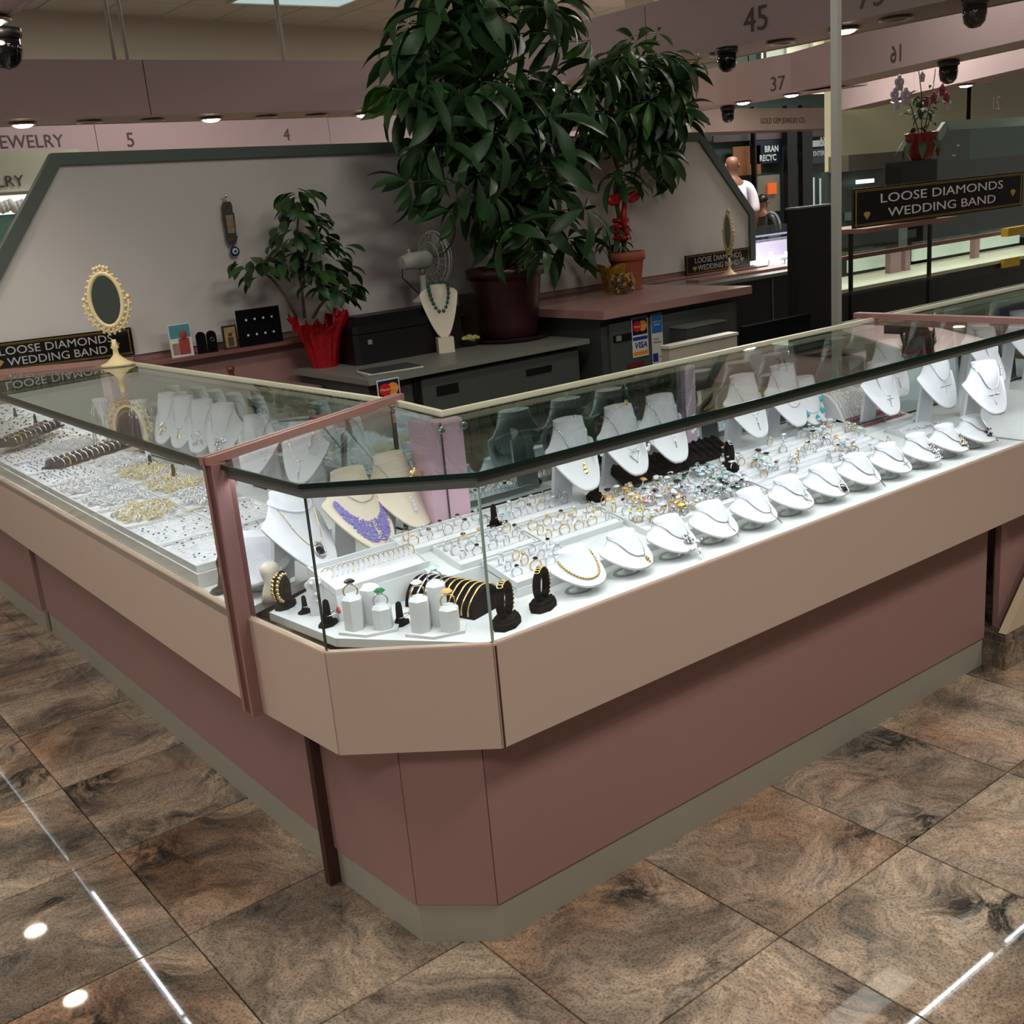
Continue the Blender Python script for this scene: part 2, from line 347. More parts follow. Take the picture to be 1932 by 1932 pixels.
# ------------------------------------------------------------------ hanging beams with downlights
dl_ring = MB().lathe([(.052, .0), (.078, -.002), (.082, -.008), (.07, -.012), (.05, -.006), (.048, .01)], 20).mesh('ring', M_off)
dl_on = MB().lathe([(.058, -.010), (.05, -.018), (.03, -.024), (.001, -.026)], 20).mesh('bulb', M_lamp)
dl_off = MB().lathe([(.05, .002), (.03, .02), (.001, .024)], 20).mesh('bulb', M_off)
DLC = {}
ORDN = ['first', 'second', 'third', 'fourth', 'fifth', 'sixth', 'seventh', 'eighth', 'ninth']
def downlight(p, on, where, power=5):
    k_ = DLC.get(where, 0); DLC[where] = k_ + 1
    t = thing('downlight', ('lit' if on else 'unlit') + ' downlight, %s from the left, under ' % ORDN[k_] + where, 'downlight', p, 0, 'downlights in ' + where)
    put(dl_ring, 'rim', t); put(dl_on if on else dl_off, 'bulb', t)
    if on and power:
        l = bpy.data.lights.new('downlight_lamp', 'SPOT'); l.energy = power * 3; l.spot_size = 1.7; l.spot_blend = .8; l.shadow_soft_size = .05; l.color = (1, .86, .7)
        o = put(None, 'downlight_lamp') if False else bpy.data.objects.new('downlight_lamp', l); COL.objects.link(o); o.parent = t; o.location = (0, 0, -.02)
    return t
def beam(label, x, y, a, L, d=.45, z0=2.2, z1=2.52, joints=()):
    t = thing('soffit_beam', label, 'beam', (x, y, 0), a)
    xs = [0] + list(joints) + [L]
    for u, v in zip(xs, xs[1:]): MB().bbox(u + .003, v - .003, 0, .02, z0, z1).build('face_panel', M_mauve_lt, t)
    MB().bbox(0, L, .02, d - .02, z0 + .003, z1).build('core', M_mauve_lt, t)
    for u, v in zip(xs, xs[1:]): MB().bbox(u + .003, v - .003, d - .02, d, z0, z1).build('face_panel', M_mauve_lt, t)
    return t
def bpt(x, y, a, u, v, z): return (x + u * cos(a) - v * sin(a), y + u * sin(a) + v * cos(a), z)
# N: near beam; its face runs along X
beam('nearest mauve beam hung across the left half, behind the white partition', -2.5, 5.45, 0, 7.1, .5, joints=(1.0, 4.33, 6.4))
for px, on in ((35, 1), (163, 0), (285, 0), (398, 1), (506, 0), (605, 0), (700, 1), (790, 0), (880, 1)):
    p = at(px, 236 - (px - 35) * .036, z=2.197); downlight((p.x, 5.72, 2.197), on, 'the near left beam')
# far numbered beam 5 4 2
fb = beam('long mauve beam in the distance numbered 5, 4 and 2', -2.5, 7.65, WA, 18.8, .5, joints=(2.5, 5.0, 7.5, 10, 12.5, 15))
def beamtext(t, ox, oy, a, body, px, py, size, mirror=False, M=M_ltxt, name='lettering'):
    # put lettering on the beam's face where the photo's sight line meets it
    nrm = Vector((-sin(a), cos(a), 0)); d = fwd + cr * ((px - 966) / FPX) - cu * ((py - 966) / FPX)
    k = (Vector((ox, oy, 0)) - CAM).dot(nrm) / d.dot(nrm); P = CAM + d * k
    u = (P - Vector((ox, oy, 0))).dot(Vector((cos(a), sin(a), 0)))
    text(body, size, M, t, (u, -.004, P.z), (pi / 2, 0, 0), mirror=mirror, name=name)
for body, px, py, s_ in (('JEWELRY', 56, 268, .145), ('5', 246, 265, .17), ('4', 541, 255, .16), ('2', 1336, 230, .15), ('GOLD GEM JEWELRY CO.', 1478, 228, .12)):
    beamtext(fb, -2.5, 7.65, WA, body, px, py, s_)
for px in (1365, 1405, 1445, 1493, 1540):
    p = at(px, 203, y=8.0); q = at(px, 203, z=2.197)
    u = (q.x + 2.5) / cos(WA); P = bpt(-2.5, 7.65, WA, u, .25, 2.197); downlight(P, True, 'the far numbered beam', 0)
# W: overhead beam above the left aisle
beam('mauve beam overhead in the top left corner of the photo', .25, -3, pi / 2, 8.0, .5, joints=(2, 4, 6))
for y in (2.37, 3.66, 4.4): downlight((.0 if y > 3 else .17, y, 2.197), True, 'the overhead left beam', 6)
# E1 ("45")
e1 = beam('mauve beam numbered 45 running away to the right of the tree', 4.0, 5.4, -pi / 2, 8.4, .5, joints=(2.1, 4.5, 6.5))
def etext(t, ox, oy, a, body, px, py, size, mirror=False): beamtext(t, ox, oy, a, body, px, py, size, mirror)
etext(e1, 4.0, 5.4, -pi / 2, '45', 1427, 38, .17)
etext(e1, 4.0, 5.4, -pi / 2, '73', 1645, -8, .16)
for px, py, on in ((1083, 165, 1), (1240, 125, 1), (1329, 101, 0), (1427, 78, 0), (1545, 53, 1), (1638, 32, 0)):
    p = at(px, py, z=2.197); downlight((4.2, p.y, 2.197), on, 'the near right beam', 4)
# E2 ("37")
e2 = beam('mauve beam numbered 37 behind the beam numbered 45', 7.35, 8.5, -pi / 2, 4.0, .5, joints=(1.6,))
etext(e2, 7.35, 8.5, -pi / 2, '37', 1467, 159, .17)
for px, py in ((1405, 192), (1480, 178), (1545, 167)):
    p = at(px, py, z=2.197); downlight((7.5, p.y, 2.197), px != 1545, 'the middle right beam', 0)
# G1, G2, G3 beyond the glass
a1 = math.atan2(2.265 - 4.099, 6.267 - 7.012)
g1 = beam('mauve beam with reversed number 16 seen through the glass', 7.35, 4.93, a1, 6.0, .4, joints=(1.2, 3.2))
beamtext(g1, 7.35, 4.93, a1, '16', 1693, 102, .17, mirror=True)
a2_ = math.atan2(3.47 - 6.747, 8.523 - 10.682)
g2 = beam('farther mauve beam seen through the glass behind the orchid', 10.9, 7.08, a2_, 7.0, .4, joints=(2.2, 4.4))
beamtext(g2, 10.9, 7.08, a2_, '12', 1822, 150, .17, mirror=True) if False else None
beamtext(g2, 10.9, 7.08, a2_, '21', 1880, 196, .16, mirror=True)
for u_ in (1.3, 2.9, 4.4):
    downlight(bpt(10.9, 7.08, a2_, u_, .2, 2.197), True, 'the farther beam through the glass', 0)
# rods holding the near beam
for k, (p0, p1) in enumerate((((205, 0), (220, 131)), ((235, 0), (257, 129)), ((521, 0), (536, 128)), ((541, 0), (555, 128)), ((778, 0), (782, 120)))):
    a = at(*p1, y=5.6); top_ = a.copy(); top_.z = 3.52
    t = MB().tube([(a.x, 5.6 + (k % 2) * .12, 2.5), (a.x, 5.6 + (k % 2) * .12, 3.52)], .012, 6)
    tag(t.build('hanging_rod', mat('grey_rod', (150, 146, 134), .5, var=0)), ['leftmost thin rod holding the near mauve beam', 'second thin rod from the left, pale, holding the near beam', 'left one of two close rods under the ceiling light panel', 'right one of two close rods under the ceiling light panel', 'thin rod holding the near beam, at the tree'][k], 'rod', 'rods holding the near beam')
# dome cameras
dome = thing('dome_camera', 'black dome camera under the beam in the top left corner', 'camera', (.1, 2.42, 2.2))
put(MB().lathe([(.035, 0), (.06, -.005), (.06, -.03), (.05, -.035)], 18).mesh('mount', M_black), 'mount', dome)
put(MB().lathe([(.05, -.03), (.052, -.07), (.045, -.105), (.025, -.125), (.001, -.13)], 18).mesh('dome', mat('dome_smoke', (8, 8, 10), .08, var=0)), 'dome', dome)
dome.location = at(2, 52, z=2.19)
for px, py, zt, lab, sc_ in ((1371, 88, 2.2, 'black dome camera under the beam numbered 45', 1), (1840, -6, 2.2, 'black dome camera at the top right edge', 1), (1373, 200, 2.2, 'small dark dome camera in front of the far numbered beam', 1.2), (1790, 113, 2.2, 'dark dome camera under the beam with reversed 16', 1.25)):
    c = dup(dome, at(px, py, z=2.2), None, lab); c.scale = (sc_,) * 3
# tall things high on the far side: cream upper windows between beams
t = thing('upper_window_band', 'row of dark and pale upper window panes between the beams', 'window', (0, 0, 0))
for k, (u, v, M) in enumerate(((1384, 1410, M_gedge), (1413, 1440, M_gedge), (1446, 1482, mat('window_grey', (84, 92, 84), .3)), (1486, 1528, mat('window_olive', (112, 116, 102), .4)), (1532, 1574, M_wall))):
    p = at(u, 110, y=9.2); q = at(v, 70, y=9.2)
    MB().bbox(p.x, q.x, 9.2, 9.23, at(u, 150, y=9.2).z - .2, at(v, 60, y=9.2).z).build('pane', M, t)
p = at(1384, 80, y=9.18); q = at(1574, 80, y=9.18)
for k in range(5): MB().bbox(p.x + (q.x - p.x) * k / 4 - .02, p.x + (q.x - p.x) * k / 4 + .02, 9.15, 9.2, at(1480, 126, y=9.15).z, 3.5).build('mullion', mat('grey_mullion', (112, 116, 108), .6), t)

# ------------------------------------------------------------------ white partition with chamfered frame
PY = 3.0
part = thing('partition', 'white chamfered partition board in a grey-green frame behind the counters', 'partition', (0, PY, 0))
oc = [(.05, 1.026), (4.53, 1.026), (4.53, 1.315), (4.09, 1.79), (.475, 1.83), (.05, 1.27)]
inn = [(.10, 1.026), (4.485, 1.026), (4.485, 1.30), (4.065, 1.745), (.50, 1.785), (.10, 1.25)]
b = MB()
for y0, y1, flip in ((-.02, .02, 0),):
    n = len(oc)
    F = [[b.vert((p[0], yy, p[1])) for p in L_] for yy in (-.025, .025) for L_ in (oc, inn)]
    for k in range(1, n):
        k2 = (k + 1) % n
        b.face((F[0][k], F[0][k2], F[1][k2], F[1][k])); b.face((F[2][k2], F[2][k], F[3][k], F[3][k2]))
        b.face((F[0][k2], F[0][k], F[2][k], F[2][k2])); b.face((F[1][k], F[1][k2], F[3][k2], F[3][k]))
b.build('frame', M_frame, part)
b = MB(); A = [b.vert((p[0], -.008, p[1])) for p in inn]; B = [b.vert((p[0], .012, p[1])) for p in inn]
b.face(A); b.face(B[::-1]); n = len(inn)
for k in range(n): b.face((A[k], B[k], B[(k + 1) % n], A[(k + 1) % n]))
b.build('board', M_panel, part)
# mauve ledge cabinet below it
led = thing('ledge_cabinet', 'low mauve cabinet wall with a ledge below the white partition', 'cabinet', (0, 0, 0))
MB().bbox(.52, 4.5, 2.93, 3.05, .1, .985).build('body', M_mauve, led)
MB().bbox(.50, 4.5, 2.86, 3.06, .985, 1.0).build('ledge', mat('dark_mauve_ledge', (120, 80, 76), .4), led)
MB().bbox(.54, 4.5, 2.96, 3.05, 0, .1).build('kickboard', M_kick, led)
MB().bbox(.52, 4.5, 3.0, 3.04, 1.0, 1.026).build('back_rail', M_mauve, led)

# ================================================================== DISPLAY COUNTERS
H, HF, HB, HK = 1.05, .711, .4977, .095
FR, FL, K0 = (.241, 0), (0, .216), (-.0254, .550)
def off(poly_pts, d):
    """offset open polyline to its left (inside) by d"""
    P = [Vector((p[0], p[1])) for p in poly_pts]; out = []
    for k in range(len(P)):
        ds = []
        if k > 0: ds.append((P[k] - P[k - 1]).normalized())
        if k < len(P) - 1: ds.append((P[k + 1] - P[k]).normalized())
        ns = [Vector((-q.y, q.x)) for q in ds]
        if len(ns) == 1: out.append(P[k] + ns[0] * d)
        else:
            m_ = (ns[0] + ns[1]).normalized(); out.append(P[k] + m_ * (d / max(.3, m_.dot(ns[0]))))
    return [(p.x, p.y) for p in out]
def slab(line_out, line_in, z0, z1, b=None):
    """band between two polylines, run counter-clockwise outside first"""
    b = b or MB(); b.prism(list(line_out) + list(line_in)[::-1], z0, z1); return b
def counter(label, front, rear, body_off=.1, trays=None, kick_front=None):
    """front: polyline left..right (outside edge); rear: polyline left..right"""
    t = thing('display_counter', label, 'display counter', (0, 0, 0))
    n = len(front) - 1
    for k in range(n):
        a, c = Vector(front[k]), Vector(front[k + 1]); d = (c - a).normalized() * .0015
        seg = [tuple(a + d), tuple(c - d)]
        slab(seg, off(seg, .02), HB, HF + .001).build('fascia_panel', M_peach, t)
        slab(seg, off(seg, .012), HF + .001, HF + .005).build('fascia_cap', M_peach_edge, t)
    bo = off(front, body_off); kk = kick_front or bo
    for k in range(n):
        a, c = Vector(kk[k]), Vector(kk[k + 1]); d = (c - a).normalized() * .0015
        seg = [tuple(a + d), tuple(c - d)]
        slab(seg, off(seg, .02), HK, HB + .01).build('body_panel', M_mauve, t)
    ko = off(kk, .006); slab(ko, off(kk, .03), 0, HK).build('kickboard', M_kick, t)
    slab(off(kk, .018), off(kk, .022), .01, HB).build('joint_backing', M_darkgap, t)
    slab(off(front, .004), rear, HB + .004, HB + .016).build('base_board', M_mauve, t)
    # rear body
    slab(off(rear, -.03)if False else [(p[0], p[1]) for p in off(rear, -.02)], rear, 0, HF).build('rear_panel', M_mauve, t)
    return t, bo
R_END = 2.195
cfront = [K0, FL, FR, (R_END, 0)]
crear = [(.56, .775), (.538, .544), (R_END, .535)]
kickA = [(K0[0] + .126 + .004, .553), (.126, .21), (.2511, .0882), (2.14, .0882)]
cA, boA = counter('peach and mauve corner display counter with glass top and cut-off front corner', cfront, crear, .1, kick_front=kickA)
# deck: leaves a dark recess at the cut corner
deckA = [(.03, .52), (.055, .275), (.247, .020), (R_END, .008)] + crear[::-1]
MB().prism(deckA, HF - .018, HF).build('deck', M_white, cA)
MB().prism([(p[0], p[1]) for p in [off(cfront, .012)[0], off(cfront, .012)[1], off(cfront, .012)[2], off(cfront, .012)[3]]] + crear[::-1], HF - .06, HF - .055).build('tray_pan', mat('olive_grey_pan', (118, 112, 84), .6), cA)
# riser slope for the ring trays
def wedge(x0, x1, y0, y1, z0, z1, thick, M, parent, name):
    b = MB(); v = [b.vert(p) for p in ((x0, y0, HF), (x1, y0, HF), (x1, y1, HF), (x0, y1, HF), (x0, y0, z0), (x1, y0, z0), (x1, y1, z1), (x0, y1, z1))]
    for q in ((3, 2, 1, 0), (4, 5, 6, 7), (0, 1, 5, 4), (1, 2, 6, 5), (2, 3, 7, 6), (3, 0, 4, 7)): b.face([v[k] for k in q])
    return b.build(name, M, parent)
def panes(t, front, rear, lab_edge=True, HT=H, extra=True):
    fo = off(front, .004)
    for k in range(len(front) - 1):
        a, c = Vector(fo[k]), Vector(fo[k + 1]); d = (c - a).normalized() * .002
        seg = [tuple(a + d), tuple(c - d)]; b = MB(); b.prism(seg + off(seg, .006)[::-1], HF + .005, HT - .012, mside=0)
        b.build('front_glass', M_glassf, t)
    # slim corner edges of the front panes
    for k in range(1, len(front) - 1):
        MB().box((fo[k][0] + .004, fo[k][1] + .004, (HF + HT) / 2), (.004, .004, HT - HF - .014)).build('glass_edge', M_gedge if k == 1 else M_gedge2, t)
    out = off(front, -.006); poly = out + rear[::-1]
    MB().prism(poly, HT - .01, HT, mside=None).build('top_glass', M_glass, t)
    b = slab(off(front, -.007), off(front, -.005), HT - .010, HT); b.build('glass_rim', M_gedge, t)
    b = slab(off(front, .003), off(front, .020), HT - .022, HT - .0105); b.build('led_housing', M_alu, t)
    b = slab(off(front, .003), off(front, .0055), HT - .030, HT - .022); b.build('housing_lip', M_alu, t)
    b = slab(off(front, .009), off(front, .016), HT - .0225, HT - .0215); b.build('led_strip', M_ledm, t)
    ri = off(rear, .012); slab(rear, ri, HT - .006, HT + .006).build('rear_rail', M_rail, t) if False else slab(off(rear, -.012), off(rear, .002), HT - .008, HT + .005).build('rear_rail', M_rail, t)
panes(cA, cfront, crear)
# mirrored sliding backs
def mirrors(t, segs):
    for k, (p, q, o_) in enumerate(segs):
        a, c = Vector(p), Vector(q); seg = [tuple(a), tuple(c)]; l0 = off(seg, -.012 - o_)
        slab(l0, off(l0, .005), HF + .002, H - .012).build('mirror_door', M_mirror, t)
mirrors(cA, [((.575, .545), (1.15, .542), 0), ((1.1, .542), (1.62, .540), .008), ((1.62, .54), (R_END, .536), 0), ((.56, .775), (.542, .575), 0)])
for x in (1.325, ): MB().bbox(x - .02, x + .02, .505, .53, HF, H - .012).build('back_post', mat('lilac_post', (196, 172, 192), .5), cA)
# pink corner post pair
b = MB(); b.prism([(.50, .555), (.475, .60), (.47, .52), (.50, .50), (.56, .50), (.565, .53)], HF, H - .012); b.build('corner_post', mat('pink_post', (206, 172, 188), .5), cA)
MB().bbox(.497, .50, .497, .50, HF, H - .012).build('post_joint', M_ltxt, cA)
# dark joints in body and fascia, divider with wood
def divider(t, p_front, p_rear, w=.03):
    a, c = Vector(p_front), Vector(p_rear); d = (c - a).normalized(); nn = Vector((-d.y, d.x))
    a2 = a - d * .02
    for s_, nm, M, w_ in ((1, 'trim_bar', M_trim, .011), (-1, 'trim_bar', M_trim, .011)):
        q = [tuple(a2 + nn * (s_ * .0085 - w_ / 2 * 1)), tuple(c + nn * (s_ * .0085 - w_ / 2)), tuple(c + nn * (s_ * .0085 + w_ / 2)), tuple(a2 + nn * (s_ * .0085 + w_ / 2))]
        MB().prism(q, H + .001, H + .018).build(nm, M, t)
    q = [tuple(a2 + nn * -.003), tuple(c + nn * -.003), tuple(c + nn * .003), tuple(a2 + nn * .003)]
    MB().prism(q, H + .001, H + .014).build('trim_joint', M_wood, t)
    return a2, d, nn
divider(cA, (-.035, .537), (.575, .79))
# vertical divider posts at the kink
M_post = mat('mauve_brown_post', (142, 104, 100), .45, var=.12, scale=25)
for dx, nm, M, w_, x_ in ((-.004, 'divider_post', M_post, .011, -.046), (.037, 'divider_post', M_post, .014, -.046)):
    MB().bbox(x_, x_ + .030, .513 + dx, .513 + dx + w_, HB - .003, H + .002).build(nm, M, cA)
MB().bbox(-.043, .0, .5205, .5495, HB - .003, H).build('post_recess', mat('brown_recess', (92, 54, 48), .55, var=.1), cA)
MB().bbox(.082, .12, .533, .556, .0, HB).build('body_gap', M_darkgap, cA)
MB().box((.246, .002, (HF + HB) / 2), (.004, .006, HF - HB)).build('joint', M_darkgap, cA)

LC = (.86, .93, 1.0)
def led_lamp(p, q, power, w=.012, par=None):
    p, q = Vector(p), Vector(q); c = (p + q) / 2; L = (q - p).length; ang = math.atan2(q.y - p.y, q.x - p.x)
    o = area('led_lamp', c, L, w, power, LC, (Matrix.Rotation(ang, 3, 'Z') @ Matrix.Rotation(math.radians(16), 3, 'X')).to_euler()); o.parent = par
# left counter
LE_F = (-.040, 2.86); LE_R = (.482, 2.56)
lfront = [LE_F, (-.0265, .562)]; lrear = [LE_R, (.562, .80)]
kickB = [(.09, 2.876), (.1125, .565)]
cB, boB = counter('left display counter with glass top full of small jewelry trays', lfront, lrear, .12, kick_front=kickB)
MB().prism([LE_F, lfront[1], lrear[1], LE_R], HF - .018, HF).build('deck', M_white, cB)
panes(cB, lfront, lrear)
mirrors(cB, [((.482, 2.5), (.52, 1.66), 0), ((.52, 1.66), (.56, .80), 0)])
RZ = .745
MB().prism([(-.012, 2.80), (-.012, .80), (.36, .80), (.36, 2.80)], HF + .001, RZ).build('riser', M_white, cB)
divider(cB, (-.05, 2.87), (.50, 2.53))
# far-left end counter beyond the divider
cfr, crr = [(-.07, 4.4), (-.042, 2.89)], [(.45, 4.4), (.48, 2.60)]
cC, boC = counter('end section of the left counter beyond its far wooden divider', cfr, crr, .1, kick_front=[(.04, 4.4), (.075, 2.885)])
MB().prism(cfr + crr[::-1], HF - .018, HF + .02).build('deck', M_white, cC)
panes(cC, cfr, crr, HT=1.02)
led_lamp((.40, 4.3, .99), (.40, 2.75, .99), 2.2, par=cC)
# far-right counter
rfront = [(R_END + .02, 0), (3.5, 0)]; rrear = [(R_END + .02, .535), (3.5, .535)]
cD, _ = counter('next display counter on the right beyond the pink divider bar', rfront, rrear, .088)
MB().prism([rfront[0], rfront[1], rrear[1], rrear[0]], HF - .018, HF).build('deck', M_white, cD)
panes(cD, rfront, rrear); mirrors(cD, [(rrear[0], rrear[1], 0)])
divider(cD, (R_END + .008, 0), (R_END + .008, .60))
# LED lamps inside the cases
LZ = H - .028
LP = 1.42
led_lamp((.26, .022, LZ), (1.2, .022, LZ), LP * .94, par=cA); led_lamp((1.22, .022, LZ), (R_END - .05, .022, LZ), LP * .94, par=cA)
led_lamp((.03, .225, LZ), (.24, .03, LZ), LP * .3, par=cA); led_lamp((.0, .53, LZ), (.02, .24, LZ), LP * .26, par=cA)
led_lamp((-.012, 1.65, LZ), (-.005, .58, LZ), LP * 1.0, par=cB); led_lamp((-.018, 2.62, LZ), (-.012, 1.67, LZ), LP * 1.1, par=cB)
led_lamp((2.23, .022, LZ), (3.4, .022, LZ), LP, par=cD)
# stone plinth at the right end and leaning cream board
b = MB(); b.bbox(2.145, 2.5, .02, .25, 0, .085); b.bbox(2.16, 2.5, .03, .25, .085, .105)
tag(b.build('stone_plinth', M_gran), 'mottled stone plinth on the floor at the right end of the counter', 'plinth')
b = MB(); v = [b.vert(p) for p in ((2.17, .035, .108), (2.45, .035, .108), (2.45, .035, .40), (2.17, .06, .108), (2.45, .06, .108), (2.45, .06, .40))]
for q in ((0, 1, 2), (5, 4, 3), (0, 3, 4, 1), (1, 4, 5, 2), (2, 5, 3, 0)): b.face([v[k] for k in q])
tag(b.build('slanted_board', mat('cream_board', (196, 178, 150), .6)), 'cream board with slanted edge standing on the stone plinth', 'board')

# ================================================================== JEWELRY DISPLAYS
class Bust:
    """neck-and-chest jewelry form; forward is -Y, origin on the ground"""
    def __init__(s, H, rx, ry, hn, Wd, Lf, Lb, slope, taper=.25, pw=.85, fy=0):
        s.H, s.rx, s.ry, s.hn, s.W, s.Lf, s.Lb, s.sl, s.tp, s.pw, s.fy = H, rx, ry, hn, Wd, Lf, Lb, slope, taper, pw, fy
        s.z0 = H - hn
    def S(s, th, t, lift=0):
        c, sn = cos(th), sin(th)
        an, bn = s.rx * sn, s.ry * c
        bo = (s.Lf if c > 0 else s.Lb) * c
        ao = s.W * (abs(sn) ** s.pw) * (1 if sn >= 0 else -1) * (1 - s.tp * max(0, c))
        k = t ** .95
        a = an * (1 - .06 * sin(pi * min(1, t * 3))) + (ao - an) * k; b_ = bn + (bo - bn) * k
        zp = s.z0 - sin(s.sl) * b_
        z = zp + (s.H - zp) * (1 - t) ** 2.3
        bulge = .05 * s.W * (1 - (abs(a) / s.W) ** 2) * t
        return Vector((a, s.fy - (1 - (1 - cos(s.sl)) * min(1, t * 2.2)) * b_, z + bulge + lift))
    def mesh(s, name, M):
        b = MB(); b.smooth = True; n = 28; ts = [0, .06, .14, .25, .4, .6, .8, .95, 1.0]
        rings = [[b.vert(s.S(2 * pi * j / n, t)) for j in range(n)] for t in ts]
        rings.append([b.vert(s.S(2 * pi * j / n, 1) + Vector((0, .002, -.005))) for j in range(n)])
        rings.append([b.vert(s.S(2 * pi * j / n, .5) + Vector((0, .004, -.012 - s.hn * .1))) for j in range(n)])
        for A, B in zip(rings, rings[1:]):
            for j in range(n): b.face((A[j], B[j], B[(j + 1) % n], A[(j + 1) % n]))
        b.smooth = False
        cc = b.vert((0, s.fy, s.H + .0015)); rr = [b.vert(s.S(2 * pi * j / n, 0)) for j in range(n)]
        for j in range(n): b.face((cc, rr[j], rr[(j + 1) % n]))
        b.face(rings[-1])
        return b.mesh(name, M)
    def path(s, t0, t1, k=2.0, n=40, lift=.002, a0=2.3, side=0):
        P = []
        for i in range(n + 1):
            th = -a0 + 2 * a0 * i / n; c = max(0, cos(th - side))
            P.append(s.S(th, t0 + (t1 - t0) * c ** k, lift))
        return P

lowB = Bust(.089, .039, .020, .034, .066, .078, .022, .46, .16, .8)
low_me = lowB.mesh('form', M_leather)
b = MB(); b.lathe([(.036, 0), (.036, .0015), (.030, .002), (.012, .004), (.010, .03), (.02, .045)], 24, sy=.62); low_st = b.mesh('stand', mat('pale_acrylic', (206, 216, 212), .25, var=0))
b = MB(); b.lathe([(.037, .0002), (.0385, .001), (.037, .0022)], 24, sy=.62); low_ring = b.mesh('base_ring', mat('grey_green_edge', (126, 140, 130), .4))
tallB = Bust(.285, .044, .026, .066, .084, .125, .012, 1.0, .36, .62)
tall_me = tallB.mesh('form', M_leather)
b = MB(); v = [b.vert(p) for p in ((-.035, .045, 0), (.035, .045, 0), (.035, .055, 0), (-.035, .055, 0), (-.03, .018, .215), (.03, .018, .215), (.03, .028, .215), (-.03, .028, .215))]
for q in ((0, 1, 5, 4), (1, 2, 6, 5), (2, 3, 7, 6), (3, 0, 4, 7), (4, 5, 6, 7), (3, 2, 1, 0)): b.face([v[k] for k in q])
tall_back = b.mesh('easel_back', M_leather)
bigB = Bust(.235, .046, .028, .065, .090, .150, .016, .86, .30, .62)
big_me = bigB.mesh('form', M_leather); bigc_me = bigB.mesh('form', M_cream)
def bust(kind, label, loc, rz=0, group=None, tilt=0, me=None):
    t = thing('necklace_bust', label, 'necklace bust', loc, (0, 0, rz) if not tilt else (tilt, 0, rz), group)
    put(me or {'low': low_me, 'tall': tall_me, 'big': big_me}[kind], 'form', t)
    if kind == 'low': put(low_st, 'stand', t, (0, -.012, 0)); put(low_ring, 'base_ring', t, (0, -.012, 0))
    else: put(tall_back, 'easel_back', t, (0, .0, 0), (0, 0, 0)).scale = (1, 1, 1 if kind == 'tall' else .82)
    return t
def chainmesh(P, r=.0011, beads=0, M=M_silver):
    b = MB()
    if beads:
        acc = 0; last = P[0]
        L = [0]
        for a, c in zip(P, P[1:]): L.append(L[-1] + (c - a).length)
        n = int(L[-1] / (beads * 1.9)); k = 0
        for i in range(n + 1):
            d = L[-1] * i / n
            while k < len(L) - 2 and L[k + 1] < d: k += 1
            f = (d - L[k]) / max(1e-9, L[k + 1] - L[k]); b.ball(P[k].lerp(P[k + 1], f), beads, 6, 4)
    else: b.tube(P, r, 5)
    return b
def cross(b, c, q, h, w, r):
    c = Vector(c)
    n = max(4, int(h / (r * 1.7)))
    for i in range(n + 1): b.ball(c + q @ Vector((0, 0, -h * i / n)), r, 6, 4)
    m_ = max(3, int(w / (r * 1.7)))
    for i in range(m_ + 1): b.ball(c + q @ Vector((-w / 2 + w * i / m_, 0, -h * .33)), r, 6, 4)
def necklace(B, label, loc, rz, t0=.12, t1=.62, k=2.2, r=.0011, beads=0, M=M_silver, pend=None, pM=None, group=None, a0=2.3, ps=1, side=0):
    t = thing('necklace', label, 'necklace', loc, rz, group)
    P = B.path(t0, t1, k, lift=.0015 + r, a0=a0, side=side)
    chainmesh(P, r, beads).build('chain', M, t)
    if pend:
        c = B.S(side, t1, .004); c2 = B.S(side, min(1, t1 + .12), .004); dn = (c2 - c).normalized()
        q = Vector((0, 0, -1)).rotation_difference(dn)
        nr = Vector((0, -sin(B.sl), cos(B.sl)))
        b = MB(); nmats = [pM or M_silver, M_silver]
        if pend == 'cross': cross(b, c, q, .046 * ps, .034 * ps, .0026 * ps)
        elif pend == 'oval': b.gem(c + dn * .012 * ps, .010 * ps, .006, nr); b.m = 1; b.tube([c + dn * .012 * ps + q @ Vector((.0125 * ps * cos(a), 0, .015 * ps * sin(a))) for a in [2 * pi * i / 18 for i in range(18)]], .0022 * ps, 5, closed=True); b.tube([c - dn * .008, c], .002, 5)
        elif pend == 'drop':
            for i in range(4): b.gem(c + dn * .007 * i * ps, (.0028 + .0011 * i) * ps, .003, nr)
        elif pend == 'bar': b.tube([c, c + dn * .045 * ps], [.0012, .0022], 6)
        elif pend == 'cluster':
            for i in range(26):
                u, w_ = R_.gauss(0, .010), R_.gauss(.008, .011); b.m = i % 2; b.gem(c + dn * w_ * ps + Vector((u * ps, 0, 0)) + nr * R_.random() * .004, R_.uniform(.0025, .0045) * ps, .004, nr)
        elif pend == 'leaf':
            for i in range(5): b.ball(c + dn * (.004 + .006 * i), .005 - abs(i - 2) * .0011, 6, 4, (1, .35, 1.2))
        elif pend == 'heart':
            b.tube([c + q @ Vector((.012 * ps * sin(a) ** 3 * 1.2, 0, .011 * ps * (cos(a) - .35 * cos(2 * a)) - .012 * ps)) for a in [2 * pi * i / 20 for i in range(20)]], .0016, 5, closed=True)
        elif pend == 'rings':
            for i in range(2): b.tube([c + dn * (.009 + .018 * i) + q @ Vector((.008 * cos(a), 0, .0085 * sin(a))) for a in [2 * pi * i2 / 14 for i2 in range(14)]], .0013, 5, closed=True)
        b.build('pendant', nmats, t)
    return t
F_POS = [(.548 + .1385 * k, .118) for k in range(12)]
